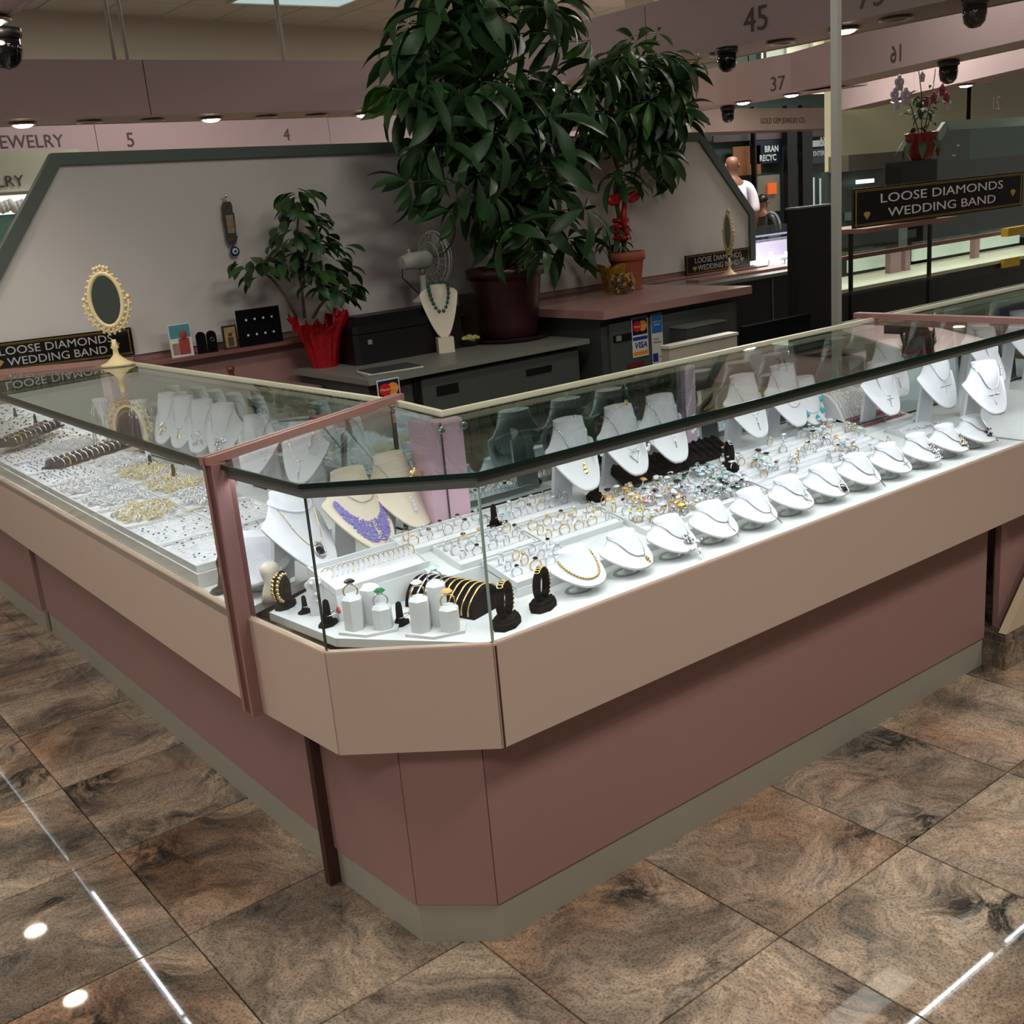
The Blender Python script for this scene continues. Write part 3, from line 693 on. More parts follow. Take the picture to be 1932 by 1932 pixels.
FP = [('gold leaf collar', dict(t0=.3, t1=.72, k=1.2, M=M_gold, beads=.0032, a0=1.55)), ('gold leaf pendant', dict(pend='leaf', pM=M_gold, t1=.6)),
      ('large silver stone cluster', dict(pend='cluster', pM=GEM['clear'], t1=.55, ps=1.25)), ('short silver lariat tie', dict(pend='bar', t1=.5, r=.0009)),
      ('long thin silver bar drop', dict(pend='bar', t1=.66, r=.0009, ps=.9)), ('two linked silver rings', dict(pend='rings', t1=.5)),
      ('dark blue oval stone in silver', dict(pend='oval', pM=GEM['dark'], t1=.62)), ('slim silver tassel', dict(pend='bar', t1=.62)),
      ('silver scroll cross', dict(pend='cross', t1=.52, ps=.75)), ('wide silver flower cluster', dict(pend='cluster', pM=M_silver, t1=.52)),
      ('gold and silver leafy cluster', dict(pend='cluster', pM=M_gold, t1=.56)), ('grey stone silver cluster', dict(pend='cluster', pM=GEM['dark'], t1=.5, ps=.9))]
ORD = ['nearest the cut corner', 'second from the cut corner', 'third from the cut corner', 'fourth from the cut corner', 'fifth from the cut corner', 'sixth from the cut corner', 'seventh from the cut corner', 'eighth from the cut corner', 'fifth from the right end', 'fourth from the right end', 'third from the right end', 'last at the right end']
for k, (x, y) in enumerate(F_POS):
    rz = math.radians(6 - k * .4 + R_.uniform(-2, 2))
    bust('low', 'low white necklace bust in the front row, ' + ORD[k], (x, y, HF), rz, 'low white busts along the front glass')
    necklace(lowB, 'necklace with %s on a low front-row bust' % FP[k][0], (x, y, HF), rz, side=.25 if k else 0, **FP[k][1])
# rear row of tall busts, right counter
TB = [(.665, .42, 'near the corner post', None), (.815, .425, 'behind the ring trays, aqua stone on neck', ('gold twisted pendant hanging on a tall bust', dict(pend='drop', pM=M_gold, t1=.5, ps=1.3))),
      (.985, .43, 'gold and dark ring on neck', ('silver heart filigree necklace on a tall bust', dict(pend='heart', t0=.16, t1=.55, ps=1.3))),
      (1.135, .435, 'with a silver ring lying on its neck', ('fine silver cross necklace on a tall bust', dict(pend='bar', t1=.5, ps=.8))),
      (1.46, .44, 'left one of the middle pair', ('silver chain with thin tassel on a tall bust', dict(pend='bar', t1=.55))),
      (1.63, .44, 'left of the turquoise necklace', ('silver V chain on the bust left of the turquoise necklace', dict(t1=.6, k=1.2))),
      (1.93, .33, 'leftmost of the three cross busts', ('silver beaded rosary with small cross, left of three', dict(pend='cross', beads=.0016, t1=.55, ps=.8))),
      (2.09, .245, 'middle of the three cross busts', ('large crystal cross on a beaded chain, middle of three', dict(pend='cross', beads=.0022, t1=.4, ps=1.25))),
      (2.10, .09, 'with thick chain and cross at the right edge', ('silver cross on a thick chain at the right edge', dict(pend='cross', r=.0018, t1=.45, ps=1.1)))]
for k, (x, y, w_, nk) in enumerate(TB[:8]):
    if k == 0: continue
    rz = math.radians([8, 6, 6, 4, 4, 4, -2, -6, -14][k])
    zz = HF + (.0 if k < 6 else -.045)
    sc = 1 if k < 6 else .9
    t = bust('tall', 'tall white necklace bust in the rear row, ' + w_, (x, y, HF), rz, 'tall white busts in the right counter'); t.scale = (sc * 1.05 if k > 5 else 1, sc, sc)
    if k == 2 or k == 3: pass
    if nk:
        n_ = necklace(tallB, nk[0], (x, y, HF), rz, **nk[1]); n_.scale = t.scale
# bust at right edge
t = bust('tall', 'tall white necklace bust, frontmost, at the right edge of the case', (2.10, .10, HF), math.radians(-12), 'tall white busts in the right counter'); t.scale = (.95, .95, .86)
n_ = necklace(tallB, TB[8][3][0], (2.10, .10, HF), math.radians(-12), **TB[8][3][1]); n_.scale = t.scale
t = bust('tall', 'tall white necklace bust behind the two cross busts, half hidden', (2.12, .43, HF), math.radians(-4), 'tall white busts in the right counter')
n_ = necklace(tallB, 'thin silver chain on the half hidden bust behind the crosses', (2.12, .43, HF), math.radians(-4), t1=.5, pend='bar')
# turquoise necklace on a sloping bust
t = bust('tall', 'wide white bust carrying the turquoise drop necklace', (1.76, .47, HF - .0), math.radians(2), 'tall white busts in the right counter'); t.scale = (1, .9, .80)
tn = thing('necklace', 'silver link necklace with five turquoise drops', 'necklace', (1.76, .47, HF), math.radians(2)); tn.scale = (1, .9, .80)
P = tallB.path(.45, .68, 1.0, lift=.004, a0=1.5); chainmesh(P, .0014, .0022).build('chain', M_silver, tn)
for i in (5, 12, 20, 28, 35):
    c = P[i] + Vector((0, -.008, -.016)); b = MB(); b.lathe([(.0005, .012), (.004, .008), (.0085, -.002), (.006, -.009), (.0005, -.011)], 10, c); b.build('turquoise_drop', GEM['turq'], tn)
# busts beyond the right divider
for k, (x, y, l) in enumerate(((2.62, .42, 'first past the pink divider bar'), (2.85, .40, 'second past the pink divider bar'), (3.1, .44, 'at the far right'), (2.45, .30, 'just under the pink divider bar'))):
    t = bust('tall', 'tall white necklace bust in the next case, ' + l, (x, y, HF), math.radians(3 * k - 4), 'tall white busts in the next case')
    necklace(tallB, 'thin silver necklace on the bust in the next case, ' + l, (x, y, HF), math.radians(3 * k - 4), t1=.5 + .05 * k, pend=['bar', 'cross', 'drop', 'heart'][k])
# three big busts in the corner case
def corner_bust(me, label, p, rz, sc, nk=None):
    t = bust('big', label, p, rz, 'big busts in the corner of the case', me=me); t.scale = (sc, sc, sc)
    if nk: n_ = necklace(bigB, nk[0], p, rz, **nk[1]); n_.scale = t.scale
    return t
c1 = corner_bust(big_me, 'big white bust with wide choker and dark pendant beside the divider post', (.145, .60, HF), math.radians(22), 1.0, ('silver necklace with large black oval pendant in a halo', dict(pend='oval', pM=GEM['dark'], t0=.2, t1=.62, ps=1.15, M=M_gold)))
necklace(bigB, 'wide white woven choker on the big corner bust', (.145, .60, HF), math.radians(22), t0=.22, t1=.24, r=.0035, M=mat('white_cord', (216, 220, 236), .5), a0=2.8)
c2 = corner_bust(bigc_me, 'cream bust carrying the purple beaded bib necklace', (.300, .60, HF + .01), math.radians(16), 1.0)
c3 = corner_bust(bigc_me, 'cream bust with crystal pendant and gold earrings, beside the corner post', (.425, .62, HF + .03), math.radians(14), .95, ('fine chain with a curved crystal pendant', dict(pend='drop', pM=GEM['clear'], t0=.15, t1=.52, ps=1.5, beads=.0012)))
# purple bib necklace: many beads following the chest
pb = thing('necklace', 'purple beaded bib necklace on the cream corner bust', 'necklace', (.300, .60, HF + .01), math.radians(16))
b = MB()
for i in range(1300):
    th = R_.uniform(-1.35, 1.35); c = max(0, cos(th)) ** .8
    lo = .40 + .16 * c; hi = lo + .08 + .24 * c
    b.ball(bigB.S(th, R_.uniform(lo, hi), .002 + R_.random() * .004), R_.uniform(.0016, .0026), 5, 3)
tag(b.build('bead_cluster', GEM['purple'], pb), kind='stuff')
chainmesh(bigB.path(.2, .34, 1.5, a0=2.2), .0012).build('chain', M_silver, pb)
# earrings lying on necks
def earring(label, p, M, n=6, r=.006, ln=.03):
    t = thing('earring', label, 'earring', p)
    b = MB(); b.tube([(0, 0, 0), (0, 0, -ln)], .0012, 5); b.build('hook', M_gold if M is M_gold else M_silver, t)
    b = MB()
    for i in range(n): b.gem((R_.uniform(-1, 1) * r, -.004, -R_.random() * ln), r * .55, .004, (0, -1, .2))
    b.build('stones', M, t); return t
earring('gold clustered earring hanging from the cream bust with crystal pendant', (.455, .56, HF + .225), M_gold, 9, .012, .035)
earring('gold hoop cluster earring on the big white bust neck', (.19, .56, HF + .235), M_gold, 6, .008, .02)
earring('aqua crystal drop earring hung on the tall bust behind the ring trays', (.86, .375, HF + .23), GEM['aqua'], 8, .012, .04)
earring('aqua stone on top of the tall bust neck', (.83, .42, HF + .292), GEM['aqua'], 3, .006, .008)
earring('gold and dark stone ring on a tall bust neck', (1.0, .42, HF + .295), M_gold, 6, .008, .012)
earring('crystal drop earrings hanging from the third tall bust', (1.035, .375, HF + .22), GEM['clear'], 10, .01, .05)
earring('long crystal earrings hanging from the bust right of the lilac post', (1.2, .385, HF + .23), GEM['clear'], 10, .01, .05)
for k, (px, py) in enumerate(((833, 808), (875, 806))):
    p = at(px, py, y=.497); p.z = 1.02
    t = thing('earring', ('left' if k == 0 else 'right') + ' round blue-green earring on the pink corner post', 'earring', p)
    b = MB(); b.lathe([(.009, .0), (.009, .003), (.004, .004)], 12); b.X = Matrix.Rotation(pi / 2, 4, 'X')
    b = MB(); b.X = Matrix.Rotation(pi / 2, 4, 'X'); b.lathe([(.009, 0), (.009, .003), (.0065, .0035)], 14); b.build('rim', M_silver, t)
    b = MB(); b.gem((0, -.0042, 0), .006, .004, (0, -1, 0)); b.build('stone', GEM['green'], t)

# ------------------------------------------------------------------ rings
def ring_meshes():
    bands = {}
    for nm, M in (('silver', M_silver), ('gold', M_gold)):
        b = MB(); R = .0092
        b.tube([(R * cos(a), 0, R * sin(a) + .0065) for a in [2 * pi * i / 16 for i in range(16)]], .0011, 5, closed=True)
        b.lathe([(.0015, .0150), (.0042, .0175), (.0040, .0180), (.0015, .0165)], 8)
        bands[nm] = b.mesh('band', M)
    gems = {}
    for g in ('clear', 'dark', 'green', 'aqua', 'amber', 'pink', 'red', 'yellow'):
        b = MB(); b.gem((0, 0, .0188), .0046, .0042); gems[g] = b.mesh('stone', GEM[g])
        b = MB(); b.gem((0, 0, .0196), .0078, .0062); gems[g + '_big'] = b.mesh('stone', GEM[g])
    return bands, gems
BAND, STONE = ring_meshes()
GN = {'clear': 'clear', 'dark': 'dark', 'green': 'green', 'aqua': 'pale blue', 'amber': 'amber', 'pink': 'pink', 'red': 'red', 'yellow': 'yellow'}
def ring(p, rz, band, stone, label, group=None, tilt=0, scale=1):
    if label.startswith('*'): label = band + ' ring, ' + ('big ' if stone.endswith('_big') else '') + GN[stone.split('_')[0]] + ' stone, ' + label[1:]
    t = put(BAND[band], 'ring', None, p, (tilt, 0, rz)); tag(t, label, 'ring', group); t.scale = (scale,) * 3
    if stone: put(STONE[stone], 'stone', t)
    return t
SLP = math.atan(.2)
def zi(y): return .74 + .2 * (y - .15)
def tray(label, x0, x1, y0, y1, slope=True, base=None, foam=M_leather, rows=4, zb=None, name='jewelry_tray', cat='tray', rim=.004):
    """white tray; local frame at its front-left corner, tilted up to the rear"""
    z = zb if zb is not None else zi(y0)
    t = thing(name, label, cat, (x0, y0, z), (SLP if slope else 0, 0, 0))
    w, d = x1 - x0, (y1 - y0) / (cos(SLP) if slope else 1)
    b = MB(); b.bbox(0, w, 0, d, -.014, -.010)
    for q in ((0, w, 0, rim), (0, w, d - rim, d), (0, rim, rim, d - rim), (w - rim, w, rim, d - rim)): b.bbox(q[0], q[1], q[2], q[3], -.010, .003)
    b.build('tray_frame', M_white, t)
    b = MB()
    for r in range(rows):
        a, c = rim + (d - 2 * rim) * r / rows, rim + (d - 2 * rim) * (r + 1) / rows
        b.X = Matrix.Translation((w / 2, (a + c) / 2, -.0075)) @ Matrix.Rotation(pi / 2, 4, 'Y')
        hw = w / 2 - rim - .001; rr = (c - a) / 2 * .97
        b.X = Matrix.Translation((w / 2, (a + c) / 2, -.0095))
        n = 6; A = []; B = []
        for i in range(n + 1):
            an = pi * i / n; A.append(b.vert((-hw, -rr * cos(an), min(.012, rr) * sin(an)))); B.append(b.vert((hw, -rr * cos(an), min(.012, rr) * sin(an))))
        for i in range(n): b.face((A[i], B[i], B[i + 1], A[i + 1]))
        b.face(A); b.face(B[::-1])
    b.build('foam_roll', foam, t)
    return t, w, d
wedge(.43, 2.13, .165, .50, HF + .0195, HF + .0865, .012, M_white, cA, 'sloped_riser')
wedge(.32, .43, .29, .50, HF + .0445, HF + .0865, .012, M_white, cA, 'sloped_riser')
wedge(.105, .32, .345, .465, HF + .0545, HF + .0785, .012, M_white, cA, 'sloped_riser')
MB().bbox(.565, R_END, .5005, .5225, HF, .7975).build('riser_back', M_white, cA)
RT = [('P1', .325, .572, .405, .49, 5, 2, 'rear left, beside the cream busts'), ('P2', .578, .805, .385, .49, 6, 2, 'rear, right of the pink corner post'), ('P3', .600, .828, .262, .38, 5, 3, 'middle right, behind the first front bust'),
      ('P4', .38, .594, .292, .398, 5, 3, 'middle left, behind the black bracelet holder'), ('P5', .43, .62, .165, .285, 4, 3, 'front, beside the black bracelet stands')]
nring = 0
for nm, x0, x1, y0, y1, cols, rows, where in RT:
    t, w, d = tray('white ring tray ' + where, x0, x1, y0, y1, rows=rows + 1)
    for r in range(rows):
        for c in range(cols):
            u = w * (c + .6 + R_.uniform(-.08, .08)) / (cols + .2); v = d * (r + 1) / (rows + 1)
            p = Vector((x0 + u, y0 + v * cos(SLP), zi(y0) + v * sin(SLP) - .001))
            g = R_.choice(['clear', 'clear', 'dark', 'clear', 'aqua', 'amber', 'dark', 'clear'])
            ring(p, R_.uniform(-.5, .5), 'gold' if (nm == 'P3' and R_.random() < .6) or R_.random() < .15 else 'silver', g, '*standing in the %s ring tray' % where.split(',')[0], 'rings in the %s ring tray' % where.split(',')[0], R_.uniform(-.15, .1), R_.uniform(1.15, 1.4))
# gem rings in the long foam pads
padL, w, d = tray('long white foam pad crowded with gem rings behind the front busts', .836, 1.26, .195, .385, rows=8)
for i in range(150):
    x = R_.uniform(.845, 1.25); y = R_.uniform(.205, .378); s_ = (x - .84) / .41
    g = R_.choice((['pink', 'amber', 'clear', 'clear', 'dark', 'amber', 'clear', 'yellow', 'clear', 'pink', 'clear'] if s_ < .45 else ['clear', 'aqua', 'clear', 'aqua', 'dark', 'clear', 'clear', 'dark', 'green']))
    ring((x, y, zi(y) + .001), R_.uniform(-1.2, 1.2), 'gold' if s_ < .5 and R_.random() < .6 else 'silver', g + ('_big' if R_.random() < .35 else ''), '*%s half of the crowded foam pad' % ('left' if s_ < .45 else 'right'), 'gem rings on the long foam pad, %s half' % ('left' if s_ < .45 else 'right'), R_.uniform(-.4, .3), R_.uniform(1.1, 1.35))
padR, w, d = tray('white foam pad with scattered rings in front of the turquoise necklace', 1.27, 1.83, .195, .425, rows=9)
for i in range(72):
    x = R_.uniform(1.28, 1.82); y = R_.uniform(.205, .415)
    g = R_.choice(['clear', 'clear', 'aqua', 'dark', 'clear', 'clear', 'amber', 'clear'])
    ring((x, y, zi(y) + .001), R_.uniform(-1.0, 1.0), 'silver' if R_.random() < .8 else 'gold', g + ('_big' if R_.random() < .3 else ''), '*%s part of the pad before the turquoise necklace' % ('near' if y < .31 else 'rear'), 'rings scattered on the right foam pad', R_.uniform(-.3, .2), R_.uniform(1.1, 1.35))
# striped bracelet tray
t, w, d = tray('white tray holding flat red and dark stone bracelets', 1.86, 2.10, .32, .425, rows=2)
for i in range(9):
    y = .335 + .0095 * i; M = [GEM['red'], M_silver, GEM['dark'], M_silver, GEM['red'], GEM['dark'], M_silver, GEM['red'], GEM['dark']][i]
    b = MB()
    for j in range(24): b.box((1.875 + .0088 * j, y, zi(y) + .006), (.0062, .0045, .003))
    tag(b.build('bracelet', M), ['flat tennis bracelet, frontmost of the striped tray', 'silver tennis bracelet, second from the front of the striped tray', 'dark tennis bracelet near the front of the striped tray', 'silver tennis bracelet near the middle of the striped tray', 'red tennis bracelet in the middle of the striped tray', 'dark tennis bracelet behind the middle red one', 'silver tennis bracelet near the rear of the striped tray', 'red tennis bracelet near the rear of the striped tray', 'dark tennis bracelet, rearmost of the striped tray'][i], 'bracelet', 'bracelets in the striped tray')
# curved ramp with beaded chains
rp = thing('chain_ramp', 'curved white ramp covered in hanging beaded chains', 'display ramp', (1.86, .40, .79))
b = MB(); A = []; B = []
prof = [(0, 0), (.012, .028), (.03, .055), (.055, .075), (.085, .082), (.1, .078), (.1, 0)]
for y, z in prof: A.append(b.vert((0, y, z))); B.append(b.vert((.2, y, z)))
for i in range(len(prof)): b.face((A[i], B[i], B[(i + 1) % len(prof)], A[(i + 1) % len(prof)]))
b.face(A[::-1]); b.face(B); b.build('ramp', M_leather, rp)
for i in range(13):
    b = MB(); x = .012 + .0147 * i
    pts = [Vector((x, y - .003, z + .003)) for y, z in prof[:6]]
    for a, c in zip(pts, pts[1:]):
        for j in range(6): b.ball(a.lerp(c, j / 6), .0021, 5, 3)
    t = put(b.mesh('beaded_chain', M_silver if i % 3 else M_gold), 'beaded_chain', None, (1.86, .40, .79))
    tag(t, 'beaded chain hanging over the curved white ramp', 'chain', 'beaded chains on the curved white ramp')
t, w, d = tray('small white tray with a silver link chain, far right', 1.93, 2.10, .20, .30, rows=1)
b = MB()
for j in range(30): b.ball((1.94 + .005 * j, .26 - .0012 * j + .006 * sin(j), zi(.24) + .006), .003, 6, 4)
tag(b.build('chain_bracelet', M_silver), 'heavy silver link chain on the small far tray', 'bracelet')
# black velvet pad behind the gem rings
t = thing('velvet_pad', 'long black velvet pad behind the gem rings', 'display pad', (.975, .405, .795), (SLP + .25, 0, 0))
MB().bbox(0, .40, 0, .075, -.006, .012).build('pad', M_velvet, t)
b = MB()
for i in range(16): b.X = Matrix.Translation((.01 + i * .025, 0, .012)); b.tube([(0, 0, 0), (0, .0375, .003), (0, .075, 0)], .006, 6)
b.build('ridges', M_velvet, t)
def cstand(label, p, rz, sc=1, bang=None, blab=None):
    t = thing('bracelet_stand', label, 'bracelet stand', p, rz); t.scale = (sc,) * 3
    b = MB(); b.prism([(.036 * cos(a) * (1.15), .026 * sin(a)) for a in [2 * pi * (i + .5) / 8 for i in range(8)]], 0, .012); b.prism([(.030 * cos(a) * (1.15), .021 * sin(a)) for a in [2 * pi * (i + .5) / 8 for i in range(8)]], .012, .018); b.build('base', M_velvet, t)
    R = .030
    b = MB(); b.tube([(R * cos(a) * .82, 0, .048 + R * sin(a)) for a in [math.radians(-75 + 310 * i / 18) for i in range(19)]], .0085, 8); b.build('loop', M_velvet, t)
    if bang:
        k = thing('bracelet', blab, 'bracelet', p, rz); k.scale = (sc,) * 3
        b = MB()
        for i in range(17):
            a = math.radians(-70 + 190 * i / 16); c = Vector((R * 1.3 * cos(a) * .86, 0, .048 + R * 1.3 * sin(a)))
            q = Matrix.Rotation(-a, 3, 'Y')
            b.tube([c + q @ Vector((0, .006 * cos(f), .0045 * sin(f))) for f in [2 * pi * j / 8 for j in range(8)]], .0014, 4, closed=True)
        b.build('links', bang, k)
    return t
cstand('black velvet C-shaped bracelet stand, left of the two at the front', (.325, .068, HF), math.radians(32), 1.05, M_gold, 'gold and dark link bracelet on the left black C stand')
cstand('black velvet C-shaped bracelet stand, right of the two at the front', (.432, .085, HF), math.radians(28), 1.0, M_gold, 'gold and dark link bracelet on the right black C stand')
cstand('small black bracelet ring stand in front of the tall bust', (.865, .40, .785), math.radians(60), .85)
cstand('small black bracelet stand at the right end of the velvet pad', (1.30, .35, .775), math.radians(60), .9, M_silver, 'silver studded bracelet on the black stand by the velvet pad')
# white bangle tray
t, w, d = tray('white tray of thin bangles in front of the busts', .105, .335, .345, .465, rows=1)
for i in range(17):
    b = MB(); x = .118 + .0125 * i; y = .405; R = .024
    b.tube([(x + .010 * sin(a), y + R * cos(a), zi(y) + .004 + .014 * sin(a)) for a in [pi * j / 12 for j in range(13)]], .0011, 4)
    tag(b.build('bangle', M_silver if i % 4 else M_gold), 'thin bangle standing in the white bangle tray', 'bangle', 'thin bangles in the white tray')
# half-moon black bracelet holder
hm = thing('bracelet_holder', 'big black velvet half-cylinder bracelet holder near the cut corner', 'bracelet holder', (.345, .150, HF), math.radians(106))
b = MB(); n = 14; Rr, LL = .052, .185; A = []; B = []
for i in range(n + 1):
    a = pi * i / n; A.append(b.vert((0, Rr * cos(a) , Rr * sin(a) * 1.05))); B.append(b.vert((LL, Rr * cos(a), Rr * sin(a) * 1.05)))
for i in range(n): b.face((A[i], A[i + 1], B[i + 1], B[i]))
b.face(A[::-1]); b.face(B); b.face((A[0], B[0], B[-1], A[-1])); b.build('velvet_roll', M_velvet, hm)
for i in range(10):
    M = M_gold if i < 6 else M_silver
    b = MB(); x = .012 + .0175 * i
    b.tube([(x + .0015 * sin(5 * a), (Rr + .0025) * cos(a), (Rr * 1.05 + .0025) * sin(a)) for a in [pi * (j + .6) / 17 for j in range(17)]], .0024, 5)
    t = put(b.mesh('bracelet', M), 'bracelet', None, hm.location, hm.rotation_euler)
    tag(t, '%s bracelet around the black half-cylinder holder' % ('gold' if i < 6 else 'silver'), 'bracelet', '%s bracelets on the black half-cylinder' % ('gold' if i < 6 else 'silver'))
# hexagonal white ring risers, two sets
def hexset(label, x, y, rz, cols, stones, words_):
    t = thing('ring_riser', label, 'ring riser', (x, y, HF), rz)
    b = MB(); b.prism([(.068 * cos(a), .046 * sin(a)) for a in [2 * pi * (i + .5) / 6 for i in range(6)]], 0, .006); b.build('base', M_white, t)
    for k, (u, v, h_) in enumerate(cols):
        b = MB(); hx = [(u + .021 * cos(a), v + .021 * sin(a)) for a in [2 * pi * (i + .5) / 6 for i in range(6)]]
        b.prism(hx, .006, h_); hx2 = [(u + (q[0] - u) * .7, v + (q[1] - v) * .7) for q in hx]
        A = [b.vert((*q, h_)) for q in hx]; B = [b.vert((*q, h_ + .007)) for q in hx2]
        for i in range(6): b.face((A[i], A[(i + 1) % 6], B[(i + 1) % 6], B[i]))
        b.face(B); b.build('hexagonal_column', M_white, t)
        if stones[k]:
            c, s_ = cos(rz), sin(rz); q = (x + u * c - v * s_, y + u * s_ + v * c, HF + h_ + .005)
            ring(q, rz + .2, stones[k][0], stones[k][1], words_[k], None, 0, 1.55)
hexset('white riser of three hexagonal columns, left set, with black and green rings', .128, .263, math.radians(-40), ((-.028, -.006, .070), (.030, -.010, .048), (.004, .024, .078)), (('gold', 'dark_big'), ('silver', 'green_big'), None), ('gold ring with large black stone on the left riser', 'ring with square green stone on the left riser', ''))
hexset('white riser of three hexagonal columns, right set, with clear stone rings', .213, .150, math.radians(-40), ((-.028, -.006, .070), (.030, -.012, .050), (.004, .024, .088)), (('gold', 'clear_big'), ('gold', 'amber_big'), ('silver', 'aqua_big')), ('large clear stone cluster ring on the right riser', 'gold ring with clear and amber stone, lowest on the right riser', 'large aqua stone ring, highest on the right riser'))
# finger stands etc.
def finger(label, p, rz, M=M_velvet, sc=1, foot=.026):
    t = thing('ring_finger', label, 'ring stand', p, rz); t.scale = (sc,) * 3
    b = MB(); b.prism([(foot * cos(a), foot * .62 * sin(a)) for a in [2 * pi * i / 7 for i in range(7)]], 0, .006); b.build('base', M, t)
    b = MB(); b.lathe([(.014, .006), (.0085, .018), (.0075, .042), (.006, .052), (.0005, .056)], 10); b.build('finger', M, t); return t
finger('black finger ring stand with a red stone ring at the front left edge', (.082, .352, HF), .4)
ring((.082, .349, HF + .022), 1.2, 'silver', 'red_big', 'red stone ring on the black finger stand at the front', None, 1.3, 1.2)
finger('small black ring stand with dark stone ring beside the white pearl bust', (.083, .455, HF), .2, sc=.7)
ring((.083, .452, HF + .016), 1.0, 'silver', 'clear_big', 'dark clustered ring on the small black stand', None, 1.3, 1.3)
finger('black curled ring stand with aqua ring amid the white ring trays', (.565, .415, .79), .3, sc=.95)
ring((.568, .408, .812), .5, 'silver', 'aqua_big', 'aqua stone ring on the black stand amid the trays', None, 1.2, 1.3)
finger('short black ring stand between the two hexagonal risers', (.183, .235, HF), .2, sc=.9)
ring((.183, .23, HF + .018), .8, 'silver', 'clear_big', 'crystal ring on the short black stand between the risers', None, 1.2, 1.2)
# watch on twisted black stand
ws = thing('watch_stand', 'black twisted display stand with wide bracelets beside the divider post', 'bracelet stand', (.07, .523, HF), .5)
b = MB(); b.prism([(.030 * cos(a), .020 * sin(a)) for a in [2 * pi * i / 9 for i in range(9)]], 0, .01); b.build('base', M_velvet, ws)
b = MB(); b.tube([(.004, 0, .008), (.010, 0, .03), (.012, 0, .05), (0, 0, .072), (-.014, 0, .066), (-.020, 0, .045), (-.016, 0, .02)], [.013, .011, .010, .011, .011, .011, .008], 8); b.build('arm', M_velvet, ws)
k = thing('bracelet', 'wide gold and dark patterned bracelet on the twisted black stand', 'bracelet', (.07, .523, HF), .5)
b = MB()
for i in range(22):
    a = math.radians(70 + 170 * (i % 11) / 10); b.ball((-.002 + .026 * cos(a), -.006 + .012 * (i // 11), .044 + .030 * sin(a)), .005, 6, 4)
b.build('links', M_gold, k)
k = thing('price_tag', 'small white tag on the twisted black stand', 'tag', (.088, .508, HF + .060), .5); MB().bbox(-.008, .008, -.001, .001, -.004, .004).build('card', M_paper, k)
# white pearl bust card
ps = thing('pearl_stand', 'small flat white bust stand with a pearl pendant set', 'necklace bust', (.098, .417, HF), math.radians(-38))
b = MB(); pr = [(-.018, 0), (.018, 0), (.019, .055), (.024, .070), (.010, .082), (-.010, .082), (-.024, .070), (-.019, .055)]
A = [b.vert((p[0], -.006, p[1])) for p in pr]; B = [b.vert((p[0], .006, p[1])) for p in pr]; b.face(A); b.face(B[::-1])
for i in range(8): b.face((A[i], B[i], B[(i + 1) % 8], A[(i + 1) % 8]))
b.build('panel', M_leather, ps)
k = thing('necklace', 'pearl pendant necklace on the small flat white stand', 'necklace', (.098, .417, HF), math.radians(-38))
b = MB(); b.tube([(-.012, -.008, .078), (0, -.009, .055), (.012, -.008, .078)], .0006, 4); b.build('chain', M_silver, k)
b = MB(); b.ball((0, -.011, .05), .004, 8, 5); b.ball((-.008, -.010, .074), .0045, 8, 5); b.ball((.008, -.010, .074), .0045, 8, 5); b.ball((0, -.009, .034), .0025, 8, 5); b.build('pearls', GEM['pearl'], k)
# cream hand-like form behind the twisted stand
k = thing('display_form', 'small beige curved display form behind the big white corner bust', 'display form', (.075, .59, HF))
b = MB(); b.lathe([(.028, 0), (.024, .02), (.016, .04), (.022, .062), (.024, .075), (.012, .085), (.001, .087)], 14, sy=.7); b.build('form', M_cream, k)

# ================================================================== LEFT COUNTER CONTENTS
RZT = RZ + .016
LX = [(-.008, .176), (.182, .352)]
rows_y = [.81 + .245 * k for k in range(8)]
kinds = {(0, 0): 'stud', (1, 0): 'stud', (0, 1): 'stud', (1, 1): 'stud', (0, 2): 'gold', (1, 2): 'silver', (0, 3): 'silver', (1, 3): 'gold', (0, 4): 'silver', (1, 4): 'gold', (0, 5): 'dark', (1, 5): 'silver', (0, 6): 'dark', (1, 6): 'roll', (0, 7): 'dark', (1, 7): 'silver'}
ordy = ['nearest the divider post', 'second row from the divider post', 'third row from the divider post', 'fourth row from the divider post', 'fourth row from the far end', 'third row from the far end', 'second row from the far end', 'farthest row']
M_sh = mat('bright_silver', (240, 242, 246), .35, .15, var=0); M_gh = mat('pale_gold', (238, 222, 176), .35, .3, var=0)
def hoop_mesh(M, r=.0085):
    b = MB(); b.tube([(r * cos(a), 0, r * sin(a) + r) for a in [2 * pi * i / 9 for i in range(9)]], .0016, 3, closed=True); return b.mesh('earring', M)
hoops = {'gold': hoop_mesh(M_gh), 'silver': hoop_mesh(M_sh)}
b = MB(); b.gem((0, 0, .003), .0036, .003); b.m = 1; b.ball((0, .004, .002), .0018, 5, 3); stud_me = [b.mesh('earring', [GEM[g], M_silver]) for g in ('dark', 'clear', 'clear')]
fieldb = {'gold': MB(), 'silver': MB(), 'dark': MB()}
nind = 0
